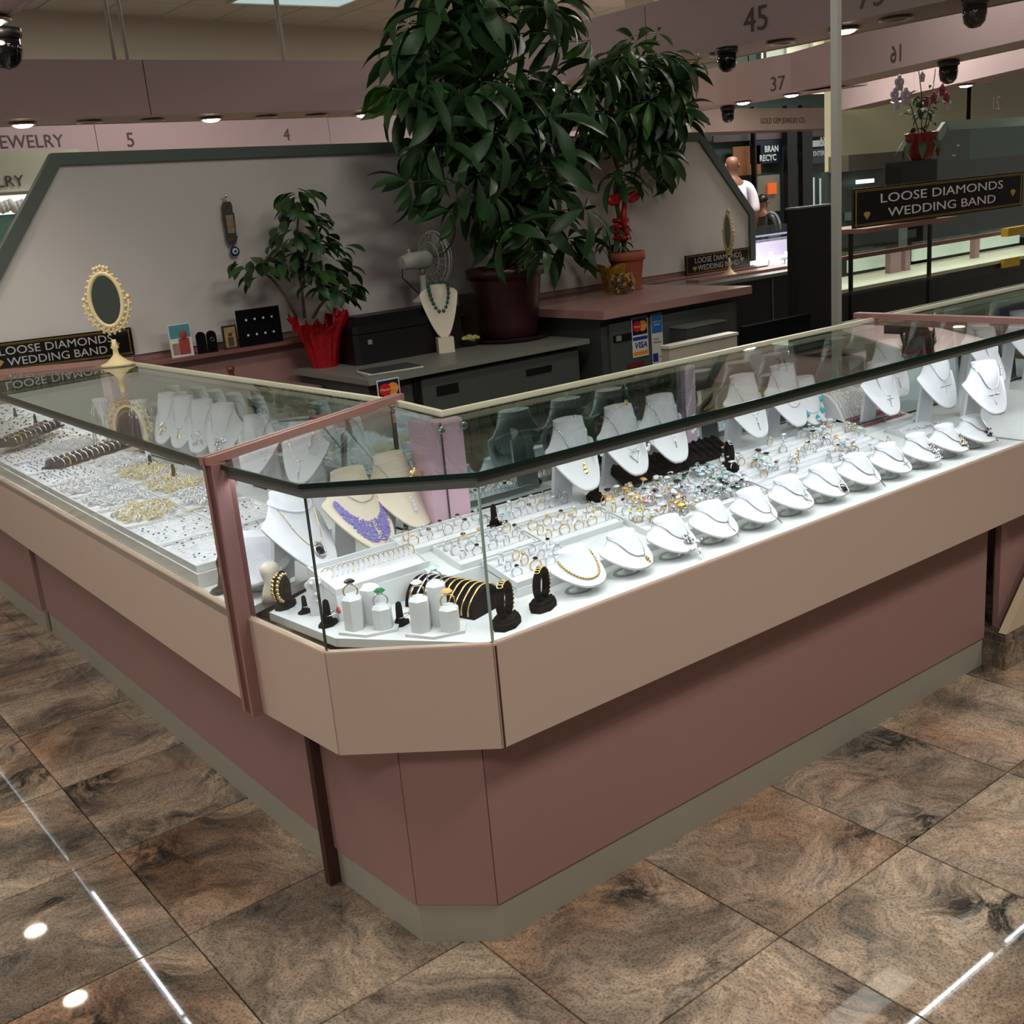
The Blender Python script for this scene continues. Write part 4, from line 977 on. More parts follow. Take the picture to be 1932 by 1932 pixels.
for (ix, iy), kd in sorted(kinds.items(), key=lambda q: q[0][1]):
    x0, x1 = LX[ix]; y0 = rows_y[iy]; y1 = y0 + .237
    side = 'front column' if ix == 0 else 'rear column'
    t, w, d = tray('white jewelry tray in the left counter, %s, %s' % (side, ordy[iy]), x0, x1, y0, y1, slope=False, rows=11 if kd in ('stud', 'dark') else 5, zb=RZT - .001)
    grp = '%s earrings in the %s, %s' % ({'gold': 'gold', 'silver': 'silver', 'stud': 'stud', 'dark': 'dark stone', 'roll': 'silver'}[kd], side, ordy[iy])
    if kd in ('stud', 'dark'):
        for r in range(11):
            for c in range(8):
                if R_.random() < .25: continue
                p = (x0 + .012 + (w - .024) * (c + R_.uniform(.2, .8)) / 8, y0 + .01 + (d - .02) * (r + .5) / 11, RZT + .002)
                if nind < 285 and iy < 2: kk = R_.randrange(3); tag(put(stud_me[kk], 'earring', None, p, (0, 0, R_.uniform(-1, 1))), '%s stud earring pinned %s in white tray, %s, %s' % ('dark' if kk == 0 else 'clear', 'left' if c < 3 else 'right' if c > 4 else 'midway', side, ordy[iy].replace('from the divider post', 'from post').replace('nearest the divider post', 'nearest row')), 'earring', grp); nind += 1
                else: q = fieldb['dark']; q.X = Matrix.Translation(p); q.gem((0, 0, .003), .0036, .003)
    elif kd in ('gold', 'silver'):
        for i in range(230):
            u, v = R_.random(), R_.random()
            if ((u - .5) ** 2 + (v - .5) ** 2) > R_.uniform(.16, .36): continue
            p = (x0 + .01 + (w - .02) * u, y0 + .01 + (d - .02) * v, RZT + .001 + R_.random() * .006); e_ = (R_.uniform(-1.2, 1.2), R_.uniform(-.7, .7), R_.uniform(0, 3))
            k2 = kd if R_.random() < .75 else 'silver'
            if nind < 285 and iy in (2, 3) and i < 30: tag(put(hoops[k2], 'earring', None, p, e_), '%s hoop earring heaped in white tray, %s, %s' % (k2, side, ordy[iy].replace(' from the divider post', '')), 'earring', grp + ' ' + k2); nind += 1
            else:
                q = fieldb[k2]; q.X = Matrix.Translation(p) @ Euler(e_).to_matrix().to_4x4(); r = .008
                q.tube([(r * cos(a), 0, r * sin(a) + r) for a in [2 * pi * i_ / 7 for i_ in range(7)]], .0016, 3, closed=True)
                if R_.random() < .3: q.gem((0, 0, 2 * r), .003)
    else: pass
for i in range(900):
    y = R_.uniform(2.72, 4.3); x = R_.uniform(-.045, .42)
    if y < 2.80 + (.0 if x > .36 else .02): continue
    q = fieldb[R_.choice(['silver', 'dark', 'silver', 'gold'])]; q.X = Matrix.Translation((x, y, HF + .021)); q.gem((0, 0, .004), .006, .006)
tag(fieldb['gold'].build('earring_heap', M_gh), 'heaps of small gold earrings covering the trays of the left counter', 'earrings', None, 'stuff')
tag(fieldb['silver'].build('earring_heap', M_sh), 'heaps of small silver earrings covering the trays of the left counter', 'earrings', None, 'stuff')
tag(fieldb['dark'].build('stud_field', GEM['dark']), 'rows of tiny stud earrings in the far trays of the left counter', 'earrings', None, 'stuff')
# navy bangle rolls
for k, (px, py, px2, py2, n, where) in enumerate(((100, 878, 225, 838, 12, 'nearer, in the middle of the left counter'), (8, 838, 100, 800, 10, 'farther, at the left edge of the photo'))):
    a = at(px, py, z=RZT + .012); c = at(px2, py2, z=RZT + .012); L = (c - a).length; ang = math.atan2(c.y - a.y, c.x - a.x)
    t = thing('bangle_roll', 'navy velvet roll lined with silver rings, ' + where, 'ring roll', a, ang)
    MB().bbox(-.01, L + .01, -.045, .045, -.012, -.006).build('base', M_blue, t)
    for s_ in (-1, 1): MB().tube([(0, s_ * .022, .004), (L, s_ * .022, .004)], .014, 10).build('roll', M_blue, t)
    for i in range(n):
        for s_ in (-1, 1):
            b = MB(); b.tube([(0, .0175 * cos(f), .0175 * sin(f)) for f in [2 * pi * j / 12 for j in range(12)]], .0028, 5, closed=True)
            x = (i + .6) * L / n; q = a + Matrix.Rotation(ang, 3, 'Z') @ Vector((x, s_ * .022, .004))
            tag(b.build('wide_ring', GEM['yellow'] if i == 1 and s_ < 0 else M_silver, None, q, (0, 0, ang)), ('yellow stone ring on the navy roll ' if i == 1 and s_ < 0 else 'wide silver ring on the navy roll ') + where, 'ring', None if i == 1 and s_ < 0 else 'wide rings on the navy roll ' + where.split(',')[0])
# beige price strips
for k, (px, py, a) in enumerate(((348, 918, 0), (366, 960, 0))):
    p = at(px, py, z=RZT + .004); o = MB().box((0, 0, 0), (.06, .016, .005)).build('beige_strip', M_cream, None, p, (0, 0, .15)); tag(o, ('farther' if k == 0 else 'nearer') + ' beige strip at the edge of a left counter tray', 'strip')
# small dark ring fingers standing among the trays
for k, (px, py) in enumerate(((283, 870), (327, 888), (28, 778), (66, 790))):
    p = at(px, py, z=RZT + .02); p.z = RZT
    finger(['thin dark ring stand among the gold heaps, left one', 'thin dark ring stand among the gold heaps, right one', 'thin dark ring stand near the left edge, farther', 'thin dark ring stand near the left edge, nearer'][k], p, k * 1.3, sc=.75, foot=.012)
# black leaning hand stand by the divider
hs = thing('bracelet_stand', 'black bracelet stand with curved arm at the near end of the left counter', 'bracelet stand', (.02, .74, HF), math.radians(30)); hs.scale = (.8,) * 3
b = MB(); b.prism([(.048 * cos(a), .026 * sin(a)) for a in [2 * pi * i / 10 for i in range(10)]], 0, .009); b.build('base', M_velvet, hs)
b = MB(); b.tube([(0, 0, .008), (0, 0, .02), (.002, 0, .05), (.0, 0, .085), (.012, 0, .10), (.03, 0, .098)], [.016, .012, .007, .008, .008, .006], 8); b.build('arm', M_velvet, hs)
o = thing('bracelet', 'thin silver bracelet hanging on the curved black stand', 'bracelet', (.02, .74, HF), math.radians(30)); o.scale = (.8,) * 3; b = MB(); b.tube([(.02 + .014 * cos(a), 0, .085 + .02 * sin(a)) for a in [2 * pi * i / 14 for i in range(14)]], .0012, 4, closed=True); b.build('chain', M_silver, o)
# low bust behind it, tall busts along the rear
bust('low', 'low white bust at the near end of the left counter, half behind the divider', (.10, .70, HF), math.radians(-50)).scale = (1.4,) * 3
LBP = [(.455, 2.06), (.462, 1.93), (.468, 1.79), (.474, 1.64), (.44, 1.33), (.48, 1.12)]
ln = ['farthest, under the mirror', 'second from the far end', 'third from the far end', 'fourth, with crystal chandelier', 'fifth, with thick chain', 'nearest the pink bar']
for k, (x, y) in enumerate(LBP):
    rz = math.radians(-78 + 3 * k)
    t = bust('tall', 'tall white bust in the left counter, ' + ln[k], (x - .02, y, HF), rz, 'tall white busts in the left counter'); t.scale = (.95, .9, .96)
    n_ = necklace(tallB, ['gold cluster necklace on the farthest left bust', 'gold and silver drop set on the second left bust', 'silver crystal set on the middle left bust', 'crystal chandelier necklace on the fourth left bust', 'heavy silver chain on the nearest left bust', 'thin silver chain on the bust before the pink bar'][k], (x - .02, y, HF), rz, t1=.55, t0=.15, r=.0014,
                  pend=['cluster', 'drop', 'cluster', 'cluster', None, 'bar'][k], pM=[M_gold, M_gold, GEM['clear'], GEM['clear'], None, None][k], ps=1.3, beads=.002 if k == 4 else 0); n_.scale = t.scale
# bracelet fan stands at the far end of the left counter (silvery sprays)
for k, (x, y) in enumerate(((.335, 2.47), (.405, 2.27))):
    t = thing('chain_stand', ['white stand draped with silver chains, under the mirror', 'white stand draped with silver chains, right of the mirror', 'white stand draped with chains, left of the mirror', 'white stand draped with chains, far left end'][k], 'chain stand', (x, y, HF), math.radians(-60))
    b = MB(); b.lathe([(.035, 0), (.03, .01), (.012, .02), (.012, .16), (.03, .22), (.035, .235), (.001, .24)], 14, sy=.8); b.build('post', M_leather, t)
    b = MB()
    for i in range(14):
        a = 2 * pi * i / 14; b.tube([(.03 * cos(a), .025 * sin(a), .232), (.046 * cos(a), .04 * sin(a), .18), (.055 * cos(a), .05 * sin(a), .09 + .02 * sin(3 * a))], .0016, 4)
    tag(b.build('chains', M_silver, t), kind='stuff')

# ================================================================== ON THE COUNTER
def oval_mirror(label, p, rz, sc=1):
    t = thing('table_mirror', label, 'mirror', p, rz); t.scale = (sc,) * 3
    b = MB(); b.lathe([(.055, 0), (.052, .006), (.035, .012), (.022, .022), (.010, .034), (.008, .05), (.014, .058), (.008, .066), (.007, .082)], 20, sy=.7)
    b.build('foot', M_ivory, t)
    cz = .205; a, c = .050, .082
    # yoke
    b = MB(); b.tube([((a + .018) * cos(f), 0, cz + (c + .016) * sin(f)) for f in [math.radians(-180 + 180 * i / 18) for i in range(19)]], .0045, 6)
    for s_ in (-1, 1): b.ball((s_ * (a + .018), 0, cz + .006), .008, 8, 5)
    for i in range(14):
        f = math.radians(-172 + 12.6 * i); b.ball(((a + .024) * cos(f), 0, cz + (c + .022) * sin(f)), .0052, 6, 4, (1, .6, 1))
    b.build('yoke', M_ivory, t)
    mt = MB(); mt.tube([(a * cos(f), 0, cz + c * sin(f)) for f in [2 * pi * i / 30 for i in range(30)]], .0085, 7, closed=True)
    for i in range(26):
        f = 2 * pi * i / 26; mt.ball(((a + .009) * cos(f), -.003, cz + (c + .009) * sin(f)), .0058, 6, 4, (1, .7, 1))
    for i in range(5): mt.ball((-.02 + .01 * i, -.002, cz + c + .014 + .006 * (1 - abs(i - 2) / 2)), .0072, 6, 4, (1, .7, 1))
    f_ = mt.build('oval_frame', M_ivory, t)
    b = MB(); n = 30; A = [b.vert(((a - .004) * cos(2 * pi * i / n), -.004, cz + (c - .004) * sin(2 * pi * i / n))) for i in range(n)]; B = [b.vert(((a - .004) * cos(2 * pi * i / n), .004, cz + (c - .004) * sin(2 * pi * i / n))) for i in range(n)]
    b.face(A); b.face(B[::-1])
    for i in range(n): b.face((A[i], B[i], B[(i + 1) % n], A[(i + 1) % n]))
    b.build('mirror_glass', mat('dark_reflection_mirror', (84, 92, 84), .03, 1, var=0), t); return t  # reflection of dark surroundings is put into the mirror's colour
oval_mirror('ivory oval table mirror with scalloped frame on the left glass counter', (.425, 2.49, H + .002), math.radians(-34), 1.15)
# LOOSE DIAMONDS signs
def diamond(b, c, w):
    x, y, z = c; P = [(-w, .25 * w), (-.55 * w, .62 * w), (.55 * w, .62 * w), (w, .25 * w), (0, -.75 * w)]
    A = [b.vert((x + p[0], y, z + p[1])) for p in P]; B = [b.vert((x + p[0], y + .001, z + p[1])) for p in P]; b.face(A[::-1]); b.face(B)
    for i in range(5): b.face((A[i], A[(i + 1) % 5], B[(i + 1) % 5], B[i]))
def loose_sign(label, p, rz, w=.64, h=.115, frame2=False):
    t = thing('shop_sign', label, 'sign', p, rz)
    MB().bbox(0, w, -.004, .004, 0, h).build('board', M_sign, t)
    b = MB(); m_ = .006
    for q in ((m_, w - m_, m_, m_ + .0015), (m_, w - m_, h - m_ - .0015, h - m_), (m_, w - m_, m_ + .005, m_ + .006), (m_, w - m_, h - m_ - .006, h - m_ - .005)): b.bbox(q[0], q[1], -.0055, -.004, q[2], q[3])
    for x in (.012, w - .015): b.bbox(x, x + .0025, -.0055, -.004, m_, h - m_)
    diamond(b, (.075, -.0055, h * .30), .020); diamond(b, (w - .075, -.0055, h * .42), .020)
    b.build('gold_print', M_goldp, t)
    text('LOOSE DIAMONDS', .044, M_silvp, t, (w / 2, -.0048, h * .68), (pi / 2, 0, 0), sx=1.12 * w / .58, ext=.0004)
    text('WEDDING BAND', .044, M_silvp, t, (w / 2, -.0048, h * .30), (pi / 2, 0, 0), sx=1.08 * w / .58, ext=.0004)
    return t
s1 = at(262, 668, y=2.93)
loose_sign('black LOOSE DIAMONDS sign at the left edge, behind the oval mirror', (.055, 2.985, 1.040), (0, .018, 0), .60, .112)
oS = loose_sign('black LOOSE DIAMONDS sign low on the right end of the white partition', (3.88, 2.95, 1.0), 0, .56, .115)
m2 = oval_mirror('ivory table mirror seen nearly edge-on before the right partition sign', (3.93, 2.66, 1.0), math.radians(62), 1.15)

p = at(585, 790, z=H + .004)
t = thing('pliers', 'dark pliers with brown handles lying on the glass by the pink bar', 'pliers', (p.x, p.y, H + .001), math.radians(-38))
b = MB(); b.tube([(-.075, 0, .004), (-.03, .003, .005), (0, 0, .005)], [.003, .0055, .006], 6); b.tube([(-.075, -.001, .004), (-.03, -.004, .005), (0, 0, .005)], [.003, .005, .006], 6); b.build('jaws', M_alu, t)
b = MB()
for s_ in (-1, 1): b.tube([(0, 0, .005), (.03, s_ * .012, .005), (.075, s_ * .016, .005), (.105, s_ * .006, .005)], [.004, .005, .006, .004], 6)
b.build('handles', M_wood, t)

# pictures etc. on the ledge
def card(label, px, py, w, h, body, y=2.9, name='picture', cat='picture'):
    p = at(px, py, y=y); t = thing(name, label, cat, (p.x, y, 1.0), 0); body(t, w, h); return t
def pic1(t, w, h):
    MB().bbox(-w / 2, w / 2, -.002, .002, 0, h).build('card', M_paper, t)
    MB().bbox(-w * .46, w * .46, -.0035, -.002, h * .58, h * .97).build('sky_print', mat('teal_print', (70, 140, 150), .5), t)
    b = MB(); b.bbox(-.01, w * .36, -.005, -.0035, .01, h * .55); b.ball((.012, -.005, h * .66), .016, 8, 5, (1, .2, 1.3)); b.build('red_figure_print', mat('red_print', (150, 62, 58), .5, var=.3, scale=60), t)
    MB().bbox(-w * .42, -.012, -.005, -.0035, .012, h * .42).build('building_print', mat('brown_print', (150, 120, 104), .5, var=.35, scale=80), t)
card('colour picture card with teal sky and red robed figure, leftmost on the ledge', 343, 655, .095, .135, pic1)
def arch(t, w, h):
    for k, x in enumerate((-.022, .022)):
        b = MB(); n = 8; pr = [(-.02, 0), (.02, 0)] + [(.02 * cos(a), h - .02 + .02 * sin(a)) for a in [pi * i / n for i in range(n + 1)]]
        A = [b.vert((x + p[0], -.006 - k * .006, p[1])) for p in pr]; B = [b.vert((x + p[0], .006 - k * .006, p[1])) for p in pr]; b.face(A); b.face(B[::-1]); m_ = len(pr)
        for i in range(m_): b.face((A[i], B[i], B[(i + 1) % m_], A[(i + 1) % m_]))
        b.build('arched_pad', M_velvet, t)
    b = MB(); b.tube([(.022 + .008 * cos(a), -.0135, h * .6 + .008 * sin(a)) for a in [2 * pi * i / 12 for i in range(12)]], .0012, 4, closed=True); b.build('ring_print', M_silver, t)
card('pair of small black arched display pads on the ledge', 391, 655, .08, .09, arch, name='display_pad', cat='display pad')
def icon(t, w, h):
    MB().bbox(-w / 2, w / 2, -.004, .004, 0, h).build('frame', mat('dark_brown_frame', (52, 36, 26), .4), t)
    MB().bbox(-w / 2 + .008, w / 2 - .008, -.005, -.004, .008, h - .008).build('print', mat('sepia_print', (150, 130, 84), .5, var=.5, scale=60), t)
    b = MB(); b.ball((0, -.006, h * .62), .009, 8, 5, (1, .2, 1)); b.bbox(-.012, .012, -.007, -.005, .014, h * .5); b.build('figure_print', mat('umber_print', (78, 56, 48), .5), t)
card('small framed sepia picture of a standing figure on the ledge', 436, 650, .065, .10, icon)
def eboard(t, w, h):
    MB().bbox(-w / 2, w / 2, -.005, .005, 0, h).build('panel', M_velvet, t)
    for r in range(2):
        for c in range(4):
            b = MB(); b.gem((-w / 2 + .04 + c * (w - .08) / 3, -.008, h * (.3 + .42 * r)), .0055, .004, (0, -1, 0)); b.build('stud_pair', GEM['clear'], t)
card('black velvet board of small stud earrings leaning on the partition', 493, 640, .20, .155, eboard, name='earring_board', cat='display board')
# wall hanging
w0 = at(425, 380, y=2.975)
t = thing('wall_hanging', 'narrow carved brown wall hanging with blue eye charm on the white board', 'wall hanging', (w0.x, 2.972, 0), (0, 0, 0))
zt = at(420, 372, y=2.97).z; zb_ = at(435, 462, y=2.97).z; ze = at(435, 475, y=2.97).z
b = MB(); b.lathe([(.004, 0), (.010, -.006), (.004, -.014)], 8, (0, -.008, zt + .01)); b.tube([(0, -.006, zt), (0, -.006, zt - .02)], .002, 5); b.build('hook', M_silver, t)
pr = [(-.016, 0), (-.022, -.02), (-.02, -.05), (-.026, -.06), (-.022, -.16), (-.026, -.175), (-.014, -.21), (0, -.215), (.014, -.21), (.026, -.175), (.022, -.16), (.026, -.06), (.02, -.05), (.022, -.02), (.016, 0)]
sc_ = (zt - zb_) / .235
b = MB(); A = [b.vert((p[0], -.012, zt - .02 + p[1] * sc_)) for p in pr]; B = [b.vert((p[0], -.002, zt - .02 + p[1] * sc_)) for p in pr]; b.face(A[::-1]); b.face(B); m_ = len(pr)
for i in range(m_): b.face((A[i], A[(i + 1) % m_], B[(i + 1) % m_], B[i]))
b.build('carved_plaque', mat('dark_carved_wood', (60, 50, 42), .6, var=.4, scale=50, bump=.5), t)
MB().bbox(-.016, .016, -.0155, -.012, zt - .02 - .155 * sc_, zt - .02 - .065 * sc_).build('relief_picture', mat('relief_tan', (132, 116, 92), .6, var=.5, scale=70, bump=.6), t)
MB().tube([(.0, -.006, zb_ + .005), (.004, -.006, ze + .02)], .0015, 4).build('cord', M_black, t)
for r_, M, nm, yy in ((.021, mat('cobalt_glass', (24, 30, 96), .1), 'eye_disc', -.006), (.013, M_paper, 'eye_white', -.0095), (.008, mat('light_blue_glass', (90, 150, 200), .1), 'eye_iris', -.0105), (.004, M_black, 'eye_pupil', -.0115)):
    b = MB(); b.X = Matrix.Translation((.006, yy, ze)) @ Matrix.Rotation(pi / 2, 4, 'X'); b.lathe([(r_, -.002), (r_, .001), (r_ * .8, .002)], 18); b.build(nm, M, t)
t = thing('amber_bottle', 'small amber brown bottle in the shade behind the left counter', 'bottle', (.98, 2.80, 0), 0)
p = at(455, 715, y=2.80); t.location.z = p.z - .06
b = MB(); b.lathe([(.024, 0), (.026, .01), (.026, .06), (.012, .08), (.012, .10), (.016, .102), (.016, .118), (.001, .12)], 16); b.build('glass_body', mat('amber_brown', (104, 62, 34), .25, var=.2), t)
tag(MB().bbox(.90, 1.30, 2.62, 2.92, 0, p.z - .061).build('low_box', M_mauve), 'low mauve box in the shade carrying the amber bottle', 'box')

# ================================================================== CABINETS INSIDE THE BOOTH
CZ = .875
cab = thing('desk_cabinet', 'long dark grey office cabinet with grey top behind the corner case', 'cabinet', (0, 0, 0))
MB().bbox(1.29, 2.455, 2.20, 2.855, CZ - .022, CZ).build('worktop', M_steeltop, cab)
MB().bbox(1.32, 2.43, 2.26, 2.85, .0, CZ - .022).build('body', M_steel, cab)
for x0, x1, z0, z1 in ((1.56, 2.42, .60, .835), (1.56, 2.42, .33, .585), (1.56, 2.42, .05, .315)):
    d_ = MB().bbox(x0, x1, 2.243, 2.26, z0, z1).build('drawer', mat('drawer_grey', (74, 78, 74), .5, var=.04), cab)
    MB().bbox((x0 + x1) / 2 + .12, (x0 + x1) / 2 + .26, 2.232, 2.243, z1 - .075, z1 - .05).build('recessed_handle', M_black, d_)
    MB().bbox(x0 + .07, x0 + .18, 2.238, 2.243, z1 - .085, z1 - .045).build('label_holder', M_black, d_)
MB().bbox(1.525, 1.555, 2.25, 2.262, .03, .85).build('gap', M_black, cab)
cab2 = thing('tall_cabinet', 'dark grey cabinet with thick mauve worktop right of the big potted tree', 'cabinet', (0, 0, 0))
MB().bbox(2.46, 3.46, 2.10, 2.855, .962, 1.0).build('worktop', mat('mauve_worktop', (172, 132, 126), .35, var=.03), cab2)
MB().bbox(2.50, 3.42, 2.17, 2.85, 0, .962).build('body', M_steel, cab2)
d_ = MB().bbox(2.54, 3.38, 2.155, 2.17, .62, .93).build('drawer', mat('drawer_grey', (74, 78, 74), .5), cab2)
MB().bbox(2.56, 2.67, 2.146, 2.155, .845, .875).build('label_slot', M_black, d_)
MB().bbox(2.57, 2.60, 2.142, 2.146, .848, .872).build('lock', M_off, d_)
MB().bbox(2.54, 3.38, 2.155, 2.17, .30, .60).build('drawer', mat('drawer_grey', (74, 78, 74), .5), cab2)
t = thing('wall_box', 'small dark grey box on the front of the tall cabinet near its right end', 'box', (0, 0, 0)); MB().bbox(2.93, 3.2, 2.05, 2.154, .60, .86).build('body', M_steel, t); MB().bbox(2.925, 3.205, 2.045, 2.154, .86, .868).build('lid', M_steeltop, t)
# payment stickers
def circ(b, x, z, r, y, n=20):
    c = [b.vert((x + r * cos(2 * pi * i / n), y, z + r * sin(2 * pi * i / n))) for i in range(n)]; d = [b.vert((x + r * cos(2 * pi * i / n), y + .0006, z + r * sin(2 * pi * i / n))) for i in range(n)]
    b.face(c); b.face(d[::-1])
    for i in range(n): b.face((c[i], d[i], d[(i + 1) % n], c[(i + 1) % n]))
M_o = mat('sticker_orange', (240, 150, 40), .4, var=0); M_r = mat('sticker_red', (206, 34, 30), .4, var=0); M_b = mat('sticker_blue', (34, 60, 140), .4, var=0); M_lb = mat('sticker_light_blue', (40, 110, 180), .4, var=0); M_nv = mat('sticker_navy', (24, 30, 66), .4, var=0)
def card_sticker(label, p, full=True):
    t = thing('payment_sticker', label, 'sticker', p); w = .105
    MB().bbox(-w / 2, w / 2, -.001, .001, -.20 if full else -.2, 0).build('backing', M_paper, t)
    MB().bbox(-w / 2 + .005, w / 2 - .005, -.002, -.001, -.088, -.006).build('navy_field', M_nv if full else M_nv, t)
    b = MB(); circ(b, -.018, -.046, .027, -.003); b.build('red_disc', M_r, t)
    b = MB(); circ(b, .018, -.046, .027, -.0028); b.build('orange_disc', M_o, t)
    text('MasterCard', .0165, M_paper, t, (0, -.0038, -.046), (pi / 2, 0, 0), ext=.0003)
    MB().bbox(-w / 2 + .005, w / 2 - .005, -.002, -.001, -.115, -.098).build('blue_stripe', M_b, t)
    text('VISA', .042, M_b, t, (0, -.0022, -.142), (pi / 2, 0, 0), ext=.0003, shear=.25, bold=.001)
    MB().bbox(-w / 2 + .005, w / 2 - .005, -.002, -.001, -.19, -.172).build('orange_stripe', M_o, t)
    return t
p = at(1205, 598, y=2.153); card_sticker('payment sticker with red and orange discs and VISA on the tall cabinet', (p.x, 2.151, p.z)).scale = (.98, 1, .92)
p = at(1234, 592, y=2.153); t = thing('payment_sticker', 'narrow blue and white payment sticker right of the VISA one', 'sticker', (p.x + .01, 2.150, p.z))
MB().bbox(-.037, .037, -.001, .001, -.235, 0).build('backing', M_paper, t); MB().bbox(-.034, .034, -.002, -.001, -.09, -.004).build('blue_field', M_lb, t); MB().bbox(-.034, .0, -.002, -.001, -.225, -.185).build('blue_square', M_b, t)
text('AMERICAN', .011, M_paper, t, (0, -.0025, -.038), (pi / 2, 0, 0), ext=.0002); text('EXPRESS', .011, M_paper, t, (0, -.0025, -.052), (pi / 2, 0, 0), ext=.0002); text('Cards', .013, M_ltxt, t, (-.008, -.002, -.118), (pi / 2, 0, 0), ext=.0002); text('Welcome', .013, M_ltxt, t, (-.002, -.002, -.133), (pi / 2, 0, 0), ext=.0002); text('AMEX', .009, M_ltxt, t, (.018, -.002, -.205), (pi / 2, 0, 0), ext=.0002)
p = at(720, 713, y=2.24); card_sticker('payment sticker on the low cabinet just behind the pink bar', (p.x, 2.195, p.z + .0)).scale = (1.0, 1, .9)
p = at(1200, 688, y=2.15); t = tag(MB().bbox(p.x - .05, p.x + .05, 2.147, 2.153, p.z - .012, p.z + .012).build('red_label', mat('dull_red', (110, 34, 38), .5)), 'dull red label low on the tall cabinet drawer', 'label')
# keypad of the low cabinet is the label holder above; newspaper
t = thing('newspaper', 'folded dark newspaper lying on the grey cabinet top', 'newspaper', (1.47, 2.33, CZ), -.25)
for k in range(3): MB().box((0, 0, .003 + .005 * k), (.26 - .02 * k, .16 - .01 * k, .004), k * .06).build('sheet', [mat('newsprint', (120, 122, 118), .8, var=.5, scale=40), M_paper, mat('dark_newsprint', (52, 56, 58), .7, var=.6, scale=22)][k], t)
# black case
t = thing('black_case', 'large black soft case with rounded lid between red-wrapped plant and bust', 'case', (1.48, 2.72, CZ), .0)
b = MB(); b.prism([(.0, -.09), (.02, -.11), (.56, -.11), (.58, -.09), (.58, .11), (.56, .13), (.02, .13), (0, .11)], 0, .13); b.build('lower_shell', M_black, t)
b = MB(); b.prism([(.005, -.085), (.025, -.105), (.555, -.105), (.575, -.085), (.575, .105), (.555, .125), (.025, .125), (.005, .105)], .133, .165)
A = [b.vert(q) for q in ((.005, -.085, .165), (.575, -.085, .165), (.575, .105, .165), (.005, .105, .165))]; B = [b.vert(q) for q in ((.06, -.05, .20), (.52, -.05, .20), (.52, .08, .20), (.06, .08, .20))]
for i in range(4): b.face((A[i], A[(i + 1) % 4], B[(i + 1) % 4], B[i]))
b.face(B); b.build('lid', M_black, t)
b = MB(); b.box((.07, -.113, .095), (.02, .006, .02)); b.build('latch', M_off, t)
# green bead bust
gbust = Bust(.27, .036, .026, .045, .088, .20, .03, 1.30, .42, .75)
gp = at(838, 662, z=CZ); gp = Vector((gp.x, gp.y, CZ))
t = thing('necklace_bust', 'cream necklace bust on the grey cabinet wearing green beads', 'necklace bust', gp, math.radians(-24))
o = put(gbust.mesh('form', M_cream), 'form', t, (0, 0, .03)); MB().bbox(-.036, .036, -.080, -.010, 0, .068).build('foot', M_cream, t)
k = thing('necklace', 'necklace of chunky green beads on the cream bust', 'necklace', gp + Vector((0, 0, .03)), math.radians(-24))
P = gbust.path(.14, .52, 1.2, lift=.008, a0=2.9, n=60); chainmesh(P, .001, .0105).build('beads', GEM['jade'], k)
# tan box with desk fan on it, plastic bin beside
p = at(835, 548, z=1.09)
t = thing('tan_box', 'dark tan box behind the cream bust carrying the fan', 'box', (p.x + .04, 2.80, CZ)); MB().bbox(-.17, .20, -.06, .10, 0, .21).build('carton', mat('dark_tan', (88, 76, 62), .7, var=.1), t); MB().bbox(-.172, .202, -.062, .102, .204, .213).build('lid', mat('dark_tan', (88, 76, 62), .7), t)
fx, fz = at(800, 548, y=2.80).x, CZ + .214
M_fan = mat('off_white_fan', (226, 230, 222), .4, var=.03)
t = thing('desk_fan', 'off-white desk fan turned sideways on the tan box', 'fan', (fx, 2.80, fz))
b = MB(); b.lathe([(.065, 0), (.065, .008), (.045, .018), (.022, .035), (.016, .06), (.015, .11), (.018, .12)], 20, sy=.8); b.build('base', M_fan, t)
b = MB(); b.tube([(-.105, 0, .185), (-.06, 0, .19), (.03, 0, .19), (.05, 0, .19)], [.030, .038, .042, .03], 14); b.tube([(-.06, 0, .225), (-.06, 0, .245)], .006, 6); b.build('motor_housing', M_fan, t)
b = MB(); b.tube([(0, 0, .115), (0, 0, .16)], .014, 8); b.build('neck', M_off, t)
cage = MB(); Rf = .125
for xx, rr in ((.075, 1.0), (.06, .93), (.095, .93), (.05, .6), (.108, .6)): cage.tube([(xx, Rf * rr * cos(a), .19 + Rf * rr * sin(a)) for a in [2 * pi * i / 28 for i in range(28)]], .0022 if rr < 1 else .004, 4, closed=True)
for i in range(20):
    a = 2 * pi * i / 20; cage.tube([(.046, .02 * cos(a), .19 + .02 * sin(a)), (.06, Rf * .93 * cos(a), .19 + Rf * .93 * sin(a)), (.075, Rf * cos(a), .19 + Rf * sin(a)), (.095, Rf * .93 * cos(a), .19 + Rf * .93 * sin(a)), (.112, .02 * cos(a), .19 + .02 * sin(a))], .0012, 3)
cage.build('wire_cage', M_fan, t)
b = MB()
for i in range(4):
    a0 = pi / 2 * i; A = [b.vert((.07 + .02 * (j % 2), (.02 + (.085 * (j // 2))) * cos(a0 + .5 * (j % 2)), .19 + (.02 + (.085 * (j // 2))) * sin(a0 + .5 * (j % 2)))) for j in (0, 1, 3, 2)]; b.face(A)
b.build('blades', mat('pale_blade', (170, 178, 174), .3), t)
b = MB(); b.tube([(-.105, 0, .16), (-.11, 0, .12), (-.06, 0, .07), (-.03, 0, .04)], .003, 5); b.build('cord', M_black, t)
